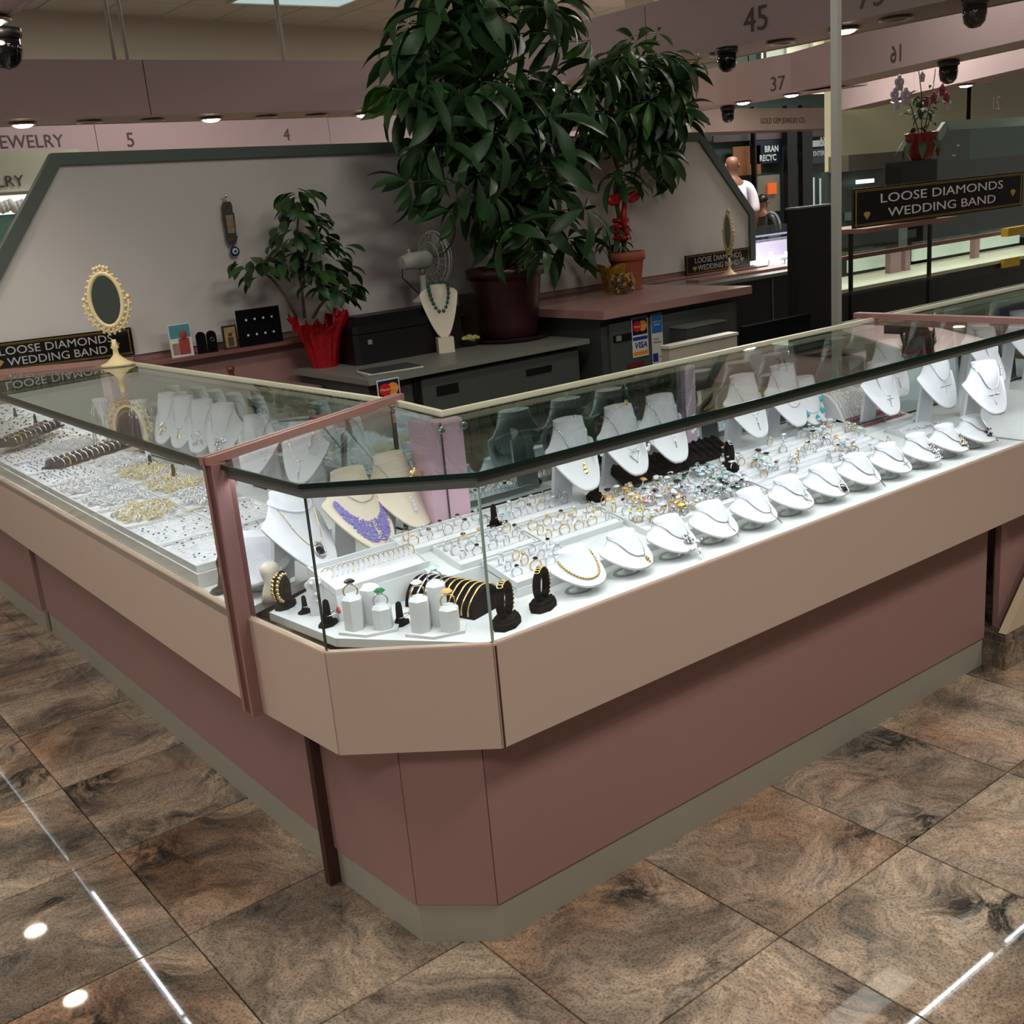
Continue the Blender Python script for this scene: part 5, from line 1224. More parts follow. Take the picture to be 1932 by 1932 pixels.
# glass tray of pebbles / small basket right of bust
p = at(880, 640, z=CZ + .03)
t = thing('candy_dish', 'shallow dark dish of pale yellow pieces beside the maroon pot', 'dish', (p.x, p.y, CZ))
b = MB(); b.lathe([(.05, 0), (.075, .025), (.078, .027), (.07, .022), (.05, .006), (.001, .006)], 20); b.build('dish', M_black, t)
b = MB()
for i in range(30): b.ball((R_.uniform(-.045, .045), R_.uniform(-.045, .045), .022 + R_.random() * .02), .013, 6, 4, (1, .8, .7))
tag(b.build('pieces', mat('pale_yellow', (190, 180, 110), .5, var=.3, scale=40), t), kind='stuff')
# beige metal unit and black box in front of the tall cabinet
a = at(1262, 650, y=1.2); c = at(1400, 650, y=1.2)
t = thing('beige_unit', 'beige flat metal unit behind the right case, in front of the cabinet', 'cabinet', (0, 0, 0))
MB().bbox(a.x, a.x + .36, 1.2, 1.24, .30, .955).build('shell', mat('beige_metal', (168, 162, 146), .5), t); MB().bbox(a.x - .004, a.x + .364, 1.195, 1.245, .955, .965).build('lid', mat('pale_beige_lid', (196, 192, 178), .4), t)
MB().bbox(a.x + .02, a.x + .34, 1.16, 1.28, .0, .30).build('plinth', M_black, t)
a = at(1405, 617, y=1.25); c = at(1500, 617, y=1.25)
t = thing('monitor', 'black monitor back behind the right case beside the white post', 'monitor', (a.x, 1.25, 0))
MB().bbox(0, .40, 0, .03, .70, a.z).build('screen_back', mat('matte_black', (14, 14, 16), .95, var=.1, spec=.1), t); MB().bbox(.15, .25, .03, .06, .45, .75).build('neck', M_black, t); MB().bbox(.06, .34, -.05, .16, .43, .45).build('foot', M_black, t)
tag(MB().bbox(a.x - .05, a.x + .5, 1.12, 1.55, 0, .43).build('low_table', mat('matte_black', (14, 14, 16), .95)), 'low black table carrying the black monitor', 'table')
# tall black door panel beside the post, low black cabinets behind the right case
a = at(1505, 395, y=1.6); c = at(1572, 395, y=1.6)
t = thing('room_divider', 'tall black divider panel standing just left of the white post', 'panel', (0, 0, 0)); MB().bbox(a.x, c.x + .02, 1.6, 1.66, 0, a.z).build('panel', M_black, t); MB().bbox(a.x - .004, c.x + .024, 1.595, 1.665, a.z, a.z + .008).build('top_edge', M_alu, t)
t = thing('back_counter', 'long black back counter with grey top edge behind the right case', 'counter', (0, 0, 0))
MB().bbox(3.5, 4.7, 2.50, 2.85, 0, .975).build('body', mat('blue_black_laminate', (10, 13, 20), .4), t)
MB().bbox(3.48, 4.71, 2.48, 2.855, .975, .993).build('top', M_alu, t)
for x in (4.1,): MB().bbox(x - .003, x + .003, 2.495, 2.50, .02, .97).build('seam', M_alu, t)
p = at(1494, 604, y=2.49); tag(MB().box((p.x, 2.485, p.z), (.03, .01, .035)).build('outlet', M_paper), 'tiny white outlet on the black back counter', 'outlet')
tag(MB().bbox(3.62, 4.55, 2.6, 2.7, .993, 1.008).build('glass_strip', M_trim), 'pinkish brown bar lying by the right partition mirror', 'bar')
# white post with glass wall to its right
post = thing('white_post', 'tall pale grey post rising behind the right display case', 'post', (0, 0, 0))
MB().bbox(2.374, 2.396, .795, .822, 0, 3.52).build('shaft', mat('pale_grey_post', (150, 150, 142), .45), post)
MB().bbox(2.396, 2.402, .80, .818, 0, 3.52).build('gasket', M_black, post)
gw = thing('glass_wall', 'clear glass wall between the white post and the right edge', 'glass wall', (0, 0, 0))
MB().bbox(2.403, 4.6, .806, .812, 1.0, 3.5).build('pane', glass('wall_glass', (.93, .95, .93), .03), gw)
MB().bbox(2.413, 4.6, .80, .818, .985, 1.0).build('sill', M_alu, gw)
MB().bbox(2.413, 4.6, .79, .83, 0, .985).build('lower_panel', mat('blue_black_laminate', (10, 13, 20), .4), gw)
a = at(1602, 432, y=.79)
loose_sign('large black LOOSE DIAMONDS WEDDING BAND sign hung on the glass wall', (2.45, .79, a.z - .002), math.radians(0), 1.11, .132)

# ================================================================== PLANTS
def leaflet(b, L, Wd, q, droop, fold=.25, n=6, base=0):
    """obovate leaflet along +X turned by matrix q, curving down"""
    Lr, Rr, Md = [], [], []
    for i in range(n + 1):
        t = i / n; w_ = Wd * (sin(pi * min(1, t ** 1.15 * .98 + .01)) ** .8) * (.55 + .45 * t) if 0 < i < n else .0008
        a = droop * t; x = base + L * t * cos(a * .6); z = -L * t * sin(a * .6)
        Md.append(b.vert(q @ Vector((x, 0, z)))); Lr.append(b.vert(q @ Vector((x, w_ / 2, z + w_ * fold)))); Rr.append(b.vert(q @ Vector((x, -w_ / 2, z + w_ * fold))))
    b.smooth = True
    for i in range(n): b.face((Md[i], Md[i + 1], Lr[i + 1], Lr[i])); b.face((Rr[i], Rr[i + 1], Md[i + 1], Md[i]))
    b.smooth = False
def palmate(seed, M, L=.2, k=6, droop=1.0, ang=2 * pi, tilt=.1):
    r = random.Random(seed); b = MB()
    for i in range(k):
        a = ang * (i - (k - 1) / 2) / k + r.uniform(-.12, .12)
        q = Matrix.Rotation(a, 3, 'Z') @ Matrix.Rotation(tilt + r.uniform(-.15, .15), 3, 'Y')
        s_ = r.uniform(.8, 1.1) * (1 - .25 * abs(i - (k - 1) / 2) / k)
        leaflet(b, L * s_, L * .30, q, droop * r.uniform(.7, 1.2), base=.012)
    b.ball((0, 0, 0), .005, 5, 3)
    return b.mesh('leaf', M)
PAL = [palmate(1, M_leaf, .21, 6, .9), palmate(2, M_leaf, .20, 7, 1.3, tilt=.5), palmate(3, M_leaf, .22, 5, 1.5, ang=5.2, tilt=.9), palmate(4, M_leaf, .19, 6, 1.1, tilt=.3)]
PALB = [palmate(5, M_leaf2, .22, 5, 1.2, ang=5, tilt=.9), palmate(6, M_leaf2, .20, 5, .7, tilt=.2), palmate(7, M_leaf2, .13, 4, .8)]
def hubs_plant(t, root, hubs, ymid, mats_r=0, trunk_pts=None, seed=5, origin=None):
    """hubs: (px, py, variant, scale, pitch, roll, yaw, bright, dy)"""
    r = random.Random(seed); bb = MB()
    for h_ in hubs:
        px, py, v, s_, ex, ey, ez, br, dy = h_
        p = at(px, py, y=ymid + dy)
        me = (PALB if br else PAL)[v % (len(PALB) if br else len(PAL))]
        o = put(me, 'leaf', t, p - root, (ex, ey, ez)); o.scale = (s_,) * 3
        a = None; best = 9
        for q in trunk_pts:
            dd = (q - p); c = abs(dd.z + .28 * dd.length); sc_ = dd.length + .6 * c
            if sc_ < best: best = sc_; a = q
        mid = a.lerp(p, .55) + Vector((0, 0, .35 * (a - p).length * .3))
        bb.tube([a - root, a.lerp(mid, .5) - root, mid - root, p - root], [.004, .0035, .003, .0025], 5)
    bb.build('branches', M_gstem, t)
# --- big money tree in maroon pot
yt = 2.60; root = Vector((at(965, 640, z=CZ).x, yt, CZ))
mt = thing('potted_tree', 'big leafy potted tree with braided trunk in a maroon pot', 'potted tree', root)
b = MB(); b.lathe([(.125, .012), (.132, .03), (.165, .285), (.166, .292), (.185, .295), (.187, .335), (.178, .34), (.168, .335), (.158, .30), (.001, .30)], 36); b.build('pot', M_maroon, mt)
b = MB(); b.lathe([(.17, 0), (.19, .018), (.195, .022), (.18, .02), (.16, .008), (.001, .008)], 32); b.build('saucer', M_maroon, mt)
b = MB(); b.lathe([(.155, .302), (.08, .312), (.001, .315)], 20); b.build('soil', mat('dark_soil', (36, 28, 22), .9, var=.4, scale=60, bump=.5), mt)
tr = []
for k in range(4):
    pts = []
    for i in range(40):
        z = .30 + i * .033; tw = i * .38 + k * pi / 2; rr = .028 * (1 - .4 * i / 40)
        pts.append(Vector((.0 + rr * cos(tw) - .0006 * i, rr * sin(tw), z)))
    MB().tube(pts, [.020 * (1 - .45 * i / 40) for i in range(40)], 8).build('trunk', M_stem, mt); tr = pts
b = MB()
for i in range(5): b.tube([(.045 * cos(a) - .02, .045 * sin(a), .80 - .035 * i + .008 * sin(3 * a)) for a in [2 * pi * j / 14 for j in range(14)]], .008, 5, closed=True)
b.build('red_ribbon', mat('dark_red_ribbon', (116, 24, 24), .5, var=.2), mt)
b = MB(); 
for i in range(16): b.ball((-.055 + R_.uniform(-.02, .02), -.04 + R_.uniform(-.02, .02), .31 + .018 * i), R_.uniform(.008, .014), 5, 3, (1, .5, 1.6))
tag(b.build('silver_foil', mat('crumpled_foil', (140, 142, 140), .3, .8, var=.3, scale=50), mt), kind='stuff')
TRK = [root + p for p in tr]
rh = random.Random(21); hubs = []
HB_ = [(830, 213, 0, 1.05, 1.0, 0, .4, 0, -.22), (771, 345, 3, .95, 1.1, .1, .9, 0, -.1), (742, 168, 0, 1.1, 1.2, .0, .2, 1, -.15), (783, 84, 3, .9, .9, .4, 2, 0, -.1), (838, 348, 2, 1.0, 1.0, 0, 1.6, 0, -.2), (1046, 62, 1, 1.05, .7, .3, 1.0, 0, -.1),
       (1025, 475, 3, .9, .5, .1, 1.8, 0, -.3), (1103, 392, 0, 1.15, .9, .2, .1, 0, -.3), (1000, 430, 1, .9, 1.0, .2, .8, 0, -.3), (1112, 76, 1, .95, 1.3, .2, 1.1, 1, -.1), (905, 150, 0, 1.3, .9, 0, 2.2, 0, -.3), (960, 160, 1, 1.3, .9, .1, .9, 0, -.3), (935, 250, 0, 1.3, 1.0, 0, .3, 0, -.3),
       (985, 300, 2, 1.2, 1.0, 0, 1.3, 0, -.28), (900, 330, 1, 1.2, 1.0, 0, 2.5, 0, -.28), (850, 400, 3, 1.0, 1.0, 0, .9, 0, -.2), (1050, 240, 0, 1.0, .9, .2, .2, 0, -.1), (1010, 200, 2, 1.1, 1.0, .2, .3, 0, -.2), (790, 300, 2, .9, 1.1, 0, .3, 1, .1), (875, 60, 1, 1.25, .9, 0, .4, 0, -.2), (955, 40, 0, 1.3, .9, 0, 1.4, 0, -.25)]
hubs += HB_
for i in range(120):
    f = rh.random(); cx_, cy_, ax_, ay_ = [(920, 10, 130, 90), (935, 190, 150, 110), (930, 320, 150, 90), (825, 270, 90, 110), (1020, 420, 100, 70), (810, 90, 70, 90)][rh.choice([0, 0, 0, 1, 1, 1, 2, 2, 3, 3, 4, 5])]
    a = rh.uniform(0, 2 * pi); q = rh.random() ** .5
    if cx_ + ax_ * q * cos(a) < 885 and cy_ + ay_ * q * sin(a) > 318: continue
    if cx_ + ax_ * q * cos(a) > 1030 and 60 < cy_ + ay_ * q * sin(a) < 330 and rh.random() < .6: continue
    hubs.append((cx_ + ax_ * q * cos(a), cy_ + ay_ * q * sin(a) - 15, rh.randrange(4), rh.uniform(1.0, 1.35), rh.uniform(.2, 1.2), rh.uniform(-.4, .4), rh.uniform(0, 6), 1 if rh.random() < .12 else 0, rh.uniform(-.25, .22)))
hubs_plant(mt, root, hubs, yt, trunk_pts=TRK)
# --- plant in terracotta pot
root2 = Vector((3.235, 2.75, 1.0)); t2_ = thing('potted_tree', 'slender tree with drooping leaves in a terracotta pot with red bow', 'potted tree', root2)
b = MB(); b.lathe([(.062, 0), (.066, .01), (.086, .150), (.088, .152), (.096, .154), (.098, .195), (.092, .198), (.086, .190), (.080, .17), (.001, .17)], 30); b.build('pot', M_terra, t2_)
b = MB(); b.lathe([(.075, 0), (.082, .008), (.078, .008), (.001, .003)], 24); b.build('saucer', M_terra, t2_)
tp = [Vector((-.02 + .012 * sin(i * .9) - .003 * i, .006 * cos(i), .17 + i * .05)) for i in range(20)]
for s_ in (-1, 1): MB().tube([p + Vector((s_ * .009 * cos(i * .8), s_ * .009 * sin(i * .8), 0)) for i, p in enumerate(tp)], [.011 * (1 - .02 * i) for i in range(20)], 7).build('trunk', M_stem, t2_)
b = MB(); b.m = 0
for i in range(4): b.tube([(-.03 + .035 * cos(a), .035 * sin(a), .27 + .03 * i) for a in [2 * pi * j / 12 for j in range(12)]], .014, 5, closed=True)
for s_ in (-1, 1):
    for L_ in (.09, .06): leaflet(b, L_ * 1.1, .06, Matrix.Rotation(.3 * s_ + (pi if s_ < 0 else 0), 3, 'Y'), .2, .4) if False else b.ball((-.03 + s_ * L_ * .9, -.035, .47 + .02 * s_ * (L_ - .06) * 10), .032, 7, 5, (1.2, .35, .9))
b.ball((-.03, -.05, .47), .02, 7, 5); b.tube([(-.03, -.04, .46), (-.055, -.05, .38), (-.05, -.045, .30)], [.012, .016, .008], 5); b.build('red_bow', mat('red_ribbon', (160, 20, 24), .4, var=.2), t2_)
TR2 = [root2 + p for p in tp]
hub2 = [(1192, 74, 0, .9, .8, .2, .6, 1, 0), (1360, 118, 2, .01, 0, 0, 0, 1, 0), (1160, 300, 2, .7, .6, 0, 1, 1, 0), (1205, 355, 2, .7, .5, 0, 1, 1, -.1), (1300, 118, 0, 1.0, 1.3, .2, .2, 1, 0), (1120, 250, 1, 1.0, .8, 0, 2, 0, 0), (1200, 80, 1, .95, .9, .1, 2.0, 1, .05)]
hub2 = [h_ for h_ in hub2 if h_[3] > .1] + [(1285, 105, 0, 1.0, 1.0, .1, .5, 1, .0), (1240, 62, 2, .9, .9, 0, 1.8, 1, .05), (1318, 112, 2, 1.2, 1.0, .2, .1, 1, -.1), (1290, 255, 2, 1.0, .6, .1, 1.0, 0, -.05), (1275, 300, 2, .9, .5, .3, .2, 0, -.1), (1165, 335, 2, .8, .5, .1, 1.4, 1, -.1), (1215, 345, 2, .7, .4, .2, .5, 1, -.15), (1250, 225, 1, 1.0, .8, 0, 2.2, 0, -.15), (1300, 180, 0, .9, 1.2, .3, 1.2, 0, 0)]
for i in range(74):
    a = rh.uniform(0, 2 * pi); q = rh.random() ** .5; dn = rh.random() < .3
    hub2.append((1190 + (112 if not dn else 85) * q * cos(a), (165 if not dn else 255) + 85 * q * sin(a), rh.choice([1, 2, 2, 3, 0]), rh.uniform(.75, 1.1), rh.uniform(.0, .9), rh.uniform(-.4, .4), rh.uniform(0, 6), 1 if rh.random() < .3 else 0, rh.uniform(-.28, .10)))
hubs_plant(t2_, root2, hub2, 2.78, trunk_pts=TR2)
# small green plant between the pots, gold foil pot, glass jar of potpourri
p = at(1148, 548, z=1.0)
gy = thing('foil_plant', 'small leafy plant in a crinkled gold foil wrap', 'potted plant', (p.x - .02, 2.78, 1.0))
b = MB(); n = 24; prv = None
for z, r0, am in ((0, .055, .002), (.04, .062, .004), (.10, .075, .005), (.135, .085, .012)):
    rg = [b.vert(((r0 + am * sin(i * 5)) * cos(2 * pi * i / n), (r0 + am * sin(i * 5)) * sin(2 * pi * i / n), z + am * cos(i * 7))) for i in range(n)]
    if prv:
        for i in range(n): b.face((prv[i], prv[(i + 1) % n], rg[(i + 1) % n], rg[i]))
    prv = rg
b.build('foil_wrap', mat('gold_foil', (190, 146, 44), .25, .7, var=.3, scale=40, bump=.5), gy)
b = MB()
for i in range(22):
    a = i * 2.4; e_ = Vector((.06 * cos(a), .05 * sin(a), .22 + .006 * i)); b.tube([(0, 0, .1), e_ * .6 + Vector((0, 0, .06)), e_], .002, 4)
    b.X = Matrix.Translation(e_); leaflet(b, .07, .035, Matrix.Rotation(a, 3, 'Z') @ Matrix.Rotation(.2, 3, 'Y'), .8); b.X = Matrix()
b.build('foliage', M_leaf, gy)
p = at(1070, 552, z=1.0); jar = thing('glass_jar', 'round glass jar of dried petals on the mauve worktop', 'jar', (p.x, 2.62, 1.0))
b = MB(); b.lathe([(.045, 0), (.068, .02), (.07, .06), (.055, .10), (.058, .11)], 24); b.build('glass', glass('jar_glass', (.92, .95, .93)), jar)
b = MB(); b2 = MB()
for i in range(60):
    a = rh.uniform(0, 6.28); q = rh.random() ** .5 * .055; (b if i % 2 else b2).ball((q * cos(a), q * sin(a), .012 + rh.random() * .085), .011, 5, 3, (1, .5, 1))
tag(b.build('yellow_petals', mat('yellow_petals', (200, 150, 50), .6, var=.4, scale=50), jar), kind='stuff'); tag(b2.build('dark_petals', mat('dark_petals', (70, 62, 66), .6, var=.5, scale=50), jar), kind='stuff')
# --- red wrapped plant with ovate leaves
root3 = Vector((at(580, 690, z=CZ).x + .03, 2.78, CZ)); t3 = thing('wrapped_plant', 'leafy plant in crinkled red foil wrap on the grey cabinet', 'potted plant', root3)
b = MB(); n = 32; prv = None
for z, r0, am in ((0, .060, .001), (.03, .063, .003), (.10, .078, .005), (.15, .095, .010), (.185, .125, .03)):
    rg = []
    for i in range(n):
        a = 2 * pi * i / n; sp = .045 * max(0, sin(a * 2.5 + .8)) if z > .16 else 0
        rg.append(b.vert(((r0 + am * sin(i * 2.7)) * cos(a), (r0 + am * sin(i * 2.7)) * sin(a), z + am * cos(i * 3.1) * .6 + sp * 1.2)))
    if prv:
        for i in range(n): b.face((prv[i], prv[(i + 1) % n], rg[(i + 1) % n], rg[i]))
    prv = rg
b.build('foil_wrap', M_red, t3)
b = MB(); b.lathe([(.085, .12), (.001, .13)], 16); b.build('soil', mat('dark_soil', (36, 28, 22), .9), t3)
lm = []
for k in range(3):
    b = MB(); leaflet(b, .10, .062, Matrix.Identity(3), .5 + .25 * k, .18); lm.append(b.mesh('leaf', M_leaf if k else mat('mid_green_leaf', (52, 84, 36), .4, var=.3, scale=14)))
stems = [[(575, 600), (566, 520), (560, 440), (565, 385)], [(560, 600), (540, 560), (512, 525), (480, 505)], [(590, 600), (605, 575), (625, 555), (650, 545)], [(572, 540), (590, 470), (605, 430)]]
b = MB()
for st_ in stems: b.tube([at(px, py, y=2.78) - root3 for px, py in st_], [.007, .006, .005, .003][:len(st_)], 6)
b.build('stems', M_stem, t3)
cl = [((562, 372), (34, 20), 26), ((565, 420), (46, 32), 40), ((585, 470), (70, 32), 54), ((610, 505), (48, 22), 26), ((486, 503), (44, 22), 26), ((640, 545), (36, 18), 24), ((590, 530), (22, 20), 8)]
for (cx_, cy_), (ax_, ay_), n in cl:
    for i in range(n):
        a = rh.uniform(0, 6.28); q = rh.random() ** .5; p = at(cx_ + ax_ * q * cos(a), cy_ + ay_ * q * sin(a), y=2.78 + rh.uniform(-.12, .10))
        # leaf points away from the plant's axis
        ang = math.atan2(rh.uniform(-1, 1) - .3, (cos(a)) + rh.uniform(-.4, .4))
        put(rh.choice(lm), 'leaf', t3, p - root3, (rh.uniform(-.3, .5), rh.uniform(0, .5), ang)).scale = (rh.uniform(.65, 1.0),) * 3

# ================================================================== BEYOND THE GLASS WALL
yb = 3.4
# second booth partition with trapezoid frame
fa, fb_, fc = at(1705, 352, y=yb), at(1783, 237, y=yb), at(1932, 232, y=yb)
t = thing('dark_partition', 'dark glass partition with sloping grey-green frame behind the orchid', 'partition', (0, 0, 0))
b = MB(); w_ = .06
def bar3(p, q, w_, name, M, par, d=.03):
    p, q = Vector(p), Vector(q); dr = (q - p).normalized(); nn = Vector((-dr.z, 0, dr.x)) * w_ / 2; b = MB()
    v = [b.vert(k + s_ * nn + Vector((0, y, 0))) for y in (-d / 2, d / 2) for k, s_ in ((p, -1), (q, -1), (q, 1), (p, 1))]
    for f in ((0, 1, 2, 3), (7, 6, 5, 4), (0, 4, 5, 1), (1, 5, 6, 2), (2, 6, 7, 3), (3, 7, 4, 0)): b.face([v[i] for i in f])
    return b.build(name, M, par)
M_fr2 = mat('pale_green_frame', (110, 126, 118), .4)
pz = Vector((fb_.x + 3.0, yb, fb_.z)); bar3(fa, fb_, .07, 'frame_side', M_fr2, t); bar3(fb_, pz, .07, 'frame_top', M_fr2, t); bar3((fa.x, yb, fa.z), (fa.x, yb, .7), .07, 'frame_post', M_fr2, t)
b = MB(); P = [(fa.x, .7), (pz.x, .7), (pz.x, pz.z), (fb_.x, fb_.z), (fa.x, fa.z)]; A = [b.vert((p[0], yb - .004, p[1])) for p in P]; B = [b.vert((p[0], yb + .004, p[1])) for p in P]; b.face(A); b.face(B[::-1])
for i in range(5): b.face((A[i], B[i], B[(i + 1) % 5], A[(i + 1) % 5]))
b.build('smoked_pane', glass('smoked_glass', (.16, .21, .19), .06), t)
# dark shop fronts beyond it
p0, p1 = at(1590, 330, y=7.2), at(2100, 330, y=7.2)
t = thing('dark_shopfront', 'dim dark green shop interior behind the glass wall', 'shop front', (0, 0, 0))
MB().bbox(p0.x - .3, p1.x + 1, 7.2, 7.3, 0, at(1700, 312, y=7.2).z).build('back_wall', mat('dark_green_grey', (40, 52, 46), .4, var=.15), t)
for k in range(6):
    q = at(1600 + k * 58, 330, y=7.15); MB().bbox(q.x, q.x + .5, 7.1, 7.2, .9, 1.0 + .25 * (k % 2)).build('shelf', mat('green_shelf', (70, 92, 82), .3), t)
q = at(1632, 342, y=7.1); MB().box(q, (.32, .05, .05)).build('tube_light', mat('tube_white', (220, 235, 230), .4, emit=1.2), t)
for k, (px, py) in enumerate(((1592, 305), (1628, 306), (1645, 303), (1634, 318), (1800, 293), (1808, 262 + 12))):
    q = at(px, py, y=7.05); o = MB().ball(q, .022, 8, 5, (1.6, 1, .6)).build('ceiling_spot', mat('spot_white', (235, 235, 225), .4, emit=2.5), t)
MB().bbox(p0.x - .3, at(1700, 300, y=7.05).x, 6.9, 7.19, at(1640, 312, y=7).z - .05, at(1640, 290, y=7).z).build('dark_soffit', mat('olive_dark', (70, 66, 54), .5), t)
b = MB(); b.bbox(at(1580, 250, y=7.6).x, at(1830, 250, y=7.6).x, 7.6, 7.8, at(1690, 292, y=7.6).z - .3, 3.5); structure(b.build('wall_right', mat('pale_yellow_wall', (206, 202, 170), .8, var=.02, emit=0)))
q0, q1 = at(1820, 340, y=7.6), at(2050, 340, y=7.6)
tag(MB().bbox(q0.x, q1.x, 7.6, 7.7, 2.0, 3.5).build('blue_wall_banner', mat('banner_cream', (206, 200, 172), .7)), 'cream band high on the right behind the beams', 'wall band')
p0, p1 = at(1905, 120, y=6.0), at(2050, 60, y=6.0)
t = thing('blue_banner', 'blue and green banner high at the right edge', 'banner', (0, 0, 0)); MB().bbox(p0.x, p1.x, 6.0, 6.03, p0.z - .12, p0.z + .45).build('panel', mat('royal_blue', (34, 58, 120), .5), t); MB().bbox(p0.x, p0.x + .4, 5.98, 6.0, p0.z + .12, p0.z + .45).build('leaf_print', mat('lime', (130, 158, 84), .5, var=.4, scale=8), t)
# far glass counters seen through the wall
yc = 2.5; L0, L1 = at(1585, 500, y=yc), at(2050, 430, y=yc)
zt_, zb2 = .915, .74
t = thing('far_counter', 'far glass display counter with mauve posts and white backs beyond the glass wall', 'display counter', (0, 0, 0))
X0, X1 = 4.72, L1.x
zt_ = at(1600, 497, y=yc).z; zb2 = at(1600, 545, y=yc).z; ang = 0
MB().bbox(X0, X1, yc, yc + .5, 0, zb2 - .02).build('base', mat('blue_black_laminate', (10, 13, 20), .4), t)
MB().bbox(X0, X1, yc - .01, yc + .5, zb2 - .02, zb2).build('deck', M_rail, t)
MB().bbox(X0, X1, yc - .01, yc + .5, zt_ + .03, zt_ + .04).build('top_glass', M_glass, t)
MB().bbox(X0, X1, yc - .012, yc + .01, zt_ + .02, zt_ + .045).build('top_rail', M_trim, t)
MB().bbox(X0, X1, yc - .008, yc - .002, zb2, zt_ + .02).build('front_glass', M_glassf, t)
for px in (1690, 1708, 1838): q = at(px, 500, y=yc + .3); MB().bbox(q.x - .03 * (3 if px == 1690 else 1), q.x + .03, yc + .28, yc + .32, zb2, zt_ + .02).build('mauve_post', M_mauve, t)
for a_, b_ in ((1600, 1670), (1722, 1828), (1848, 1920)):
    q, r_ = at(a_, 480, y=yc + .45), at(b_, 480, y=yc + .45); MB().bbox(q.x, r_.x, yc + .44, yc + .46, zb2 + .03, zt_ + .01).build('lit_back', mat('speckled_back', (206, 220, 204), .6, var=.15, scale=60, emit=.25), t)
q = at(1917, 437, y=yc - .1); MB().bbox(q.x - .1, q.x + .5, yc - .1, yc - .05, q.z - .025, q.z + .03).build('yellow_strip', mat('mustard', (196, 158, 30), .5), t)
q = at(1905, 495, y=yc - .02); MB().bbox(q.x - .1, q.x + .12, yc - .03, yc - .012, q.z - .03, q.z + .03).build('yellow_label', mat('mustard', (196, 158, 30), .5), t)
led_lamp((X0, yc + .05, zt_ + .015), (X1, yc + .05, zt_ + .015), 3, par=t)
# orchid in red pot on black box
yo = 2.2; P0 = at(1738, 302, y=yo)
zl_ = at(1600, 437, y=yo).z
tag(MB().bbox(at(1688, 330, y=yo).x, at(1756, 330, y=yo).x, yo - .04, yo + .06, zl_ + .012, P0.z).build('black_stand', M_black), 'black box carrying the orchid pot behind the glass wall', 'stand')
t = thing('mauve_shelf', 'narrow mauve shelf on thin legs carrying the black box behind the glass wall', 'shelf', (0, 0, 0))
xa, xb = at(1598, 440, y=yo).x, at(1770, 440, y=yo).x
MB().bbox(xa, xb, yo - .12, yo + .22, zl_ - .012, zl_ + .012).build('board', M_trim, t)
for x in (xa + .04, xb - .08): MB().bbox(x, x + .016, yo, yo + .02, 0, zl_ - .012).build('leg', M_black, t)
t = thing('orchid', 'white and magenta orchid in a glossy red pot on a black stand', 'potted plant', P0)
b = MB(); b.lathe([(.055, 0), (.075, .03), (.095, .14), (.10, .145), (.094, .15), (.08, .14), (.001, .13)], 26); b.build('pot', mat('glossy_red', (120, 12, 18), .15, var=.05), t)
b = MB()
for i in range(9):
    a = i * .75; b.X = Matrix.Translation((0, 0, .12)); leaflet(b, .17, .055, Matrix.Rotation(a, 3, 'Z') @ Matrix.Rotation(-.4 + .1 * (i % 3), 3, 'Y'), 1.6, .2)
b.X = Matrix(); b.build('leaves', M_leaf, t)
b = MB()
for i in range(46):
    a = rh.uniform(0, 6.28); c_ = Vector((rh.uniform(-.08, .12), rh.uniform(-.04, .04), rh.uniform(.12, .40))); b.X = Matrix.Translation(c_); leaflet(b, rh.uniform(.05, .09), .035, Matrix.Rotation(a, 3, 'Z') @ Matrix.Rotation(rh.uniform(-.8, .6), 3, 'Y'), .9)
b.X = Matrix(); b.build('foliage', M_leaf, t)
b = MB()
for px, py in ((1700, 165), (1733, 130), (1775, 165), (1765, 130)): e_ = at(px, py, y=yo) - P0; b.tube([(0, 0, .1), e_ * .6 + Vector((.02, 0, .05)), e_], .003, 4)
b.build('flower_stems', M_gstem, t)
def flower(px, py, r_, M):
    c = at(px, py, y=yo - .03) - P0; b = MB(); b.X = Matrix.Translation(c)
    for i in range(5): q = Matrix.Rotation(2 * pi * i / 5, 3, 'Y'); b.ball(q @ Vector((0, 0, r_ * .55)), r_ * .5, 7, 4, (1, .3, 1))
    b.ball((0, -.006, 0), r_ * .2, 6, 4); b.build('flower', M, t)
M_wf = mat('white_petal', (206, 196, 214), .5); M_mf = mat('magenta_petal', (150, 40, 84), .5)
for px, py, r_, M in ((1697, 157, .045, M_wf), (1709, 182, .05, M_wf), (1688, 180, .04, M_wf), (1692, 197, .03, M_wf), (1740, 145, .03, M_wf), (1778, 170, .035, M_mf), (1786, 185, .035, M_mf), (1790, 198, .03, M_wf), (1762, 185, .035, M_mf), (1748, 192, .03, M_mf)): flower(px, py, r_, M)

# ================================================================== FAR LEFT AND FAR RIGHT SHOPS
# left of the partition: cream fascia with RY and a bright case
u0, u1 = at(-60, 340, y=7.4), at(160, 340, y=7.4)
t = thing('shop_unit', 'cream shop fascia with dark letters and a bright case, left of the partition', 'shop front', (0, 0, 0))
MB().bbox(u0.x, u1.x, 7.4, 7.5, at(40, 360, y=7.4).z, at(40, 285, y=7.4).z).build('fascia', mat('pale_fascia', (176, 178, 160), .6), t)
text('JEWELRY', .115, M_ltxt, t, (at(-16, 343, y=7.39).x, 7.395, at(20, 343, y=7.39).z), (pi / 2, 0, 0))
MB().bbox(u0.x, u1.x, 7.35, 7.4, .5, at(40, 367, y=7.35).z).build('lit_window', mat('bright_window', (225, 232, 228), .5, var=.5, scale=7, emit=.8), t)
MB().bbox(u0.x, u1.x, 7.30, 7.40, .0, at(10, 405, y=7.3).z).build('green_counter', mat('teal_case', (96, 140, 128), .4), t)
b = MB()
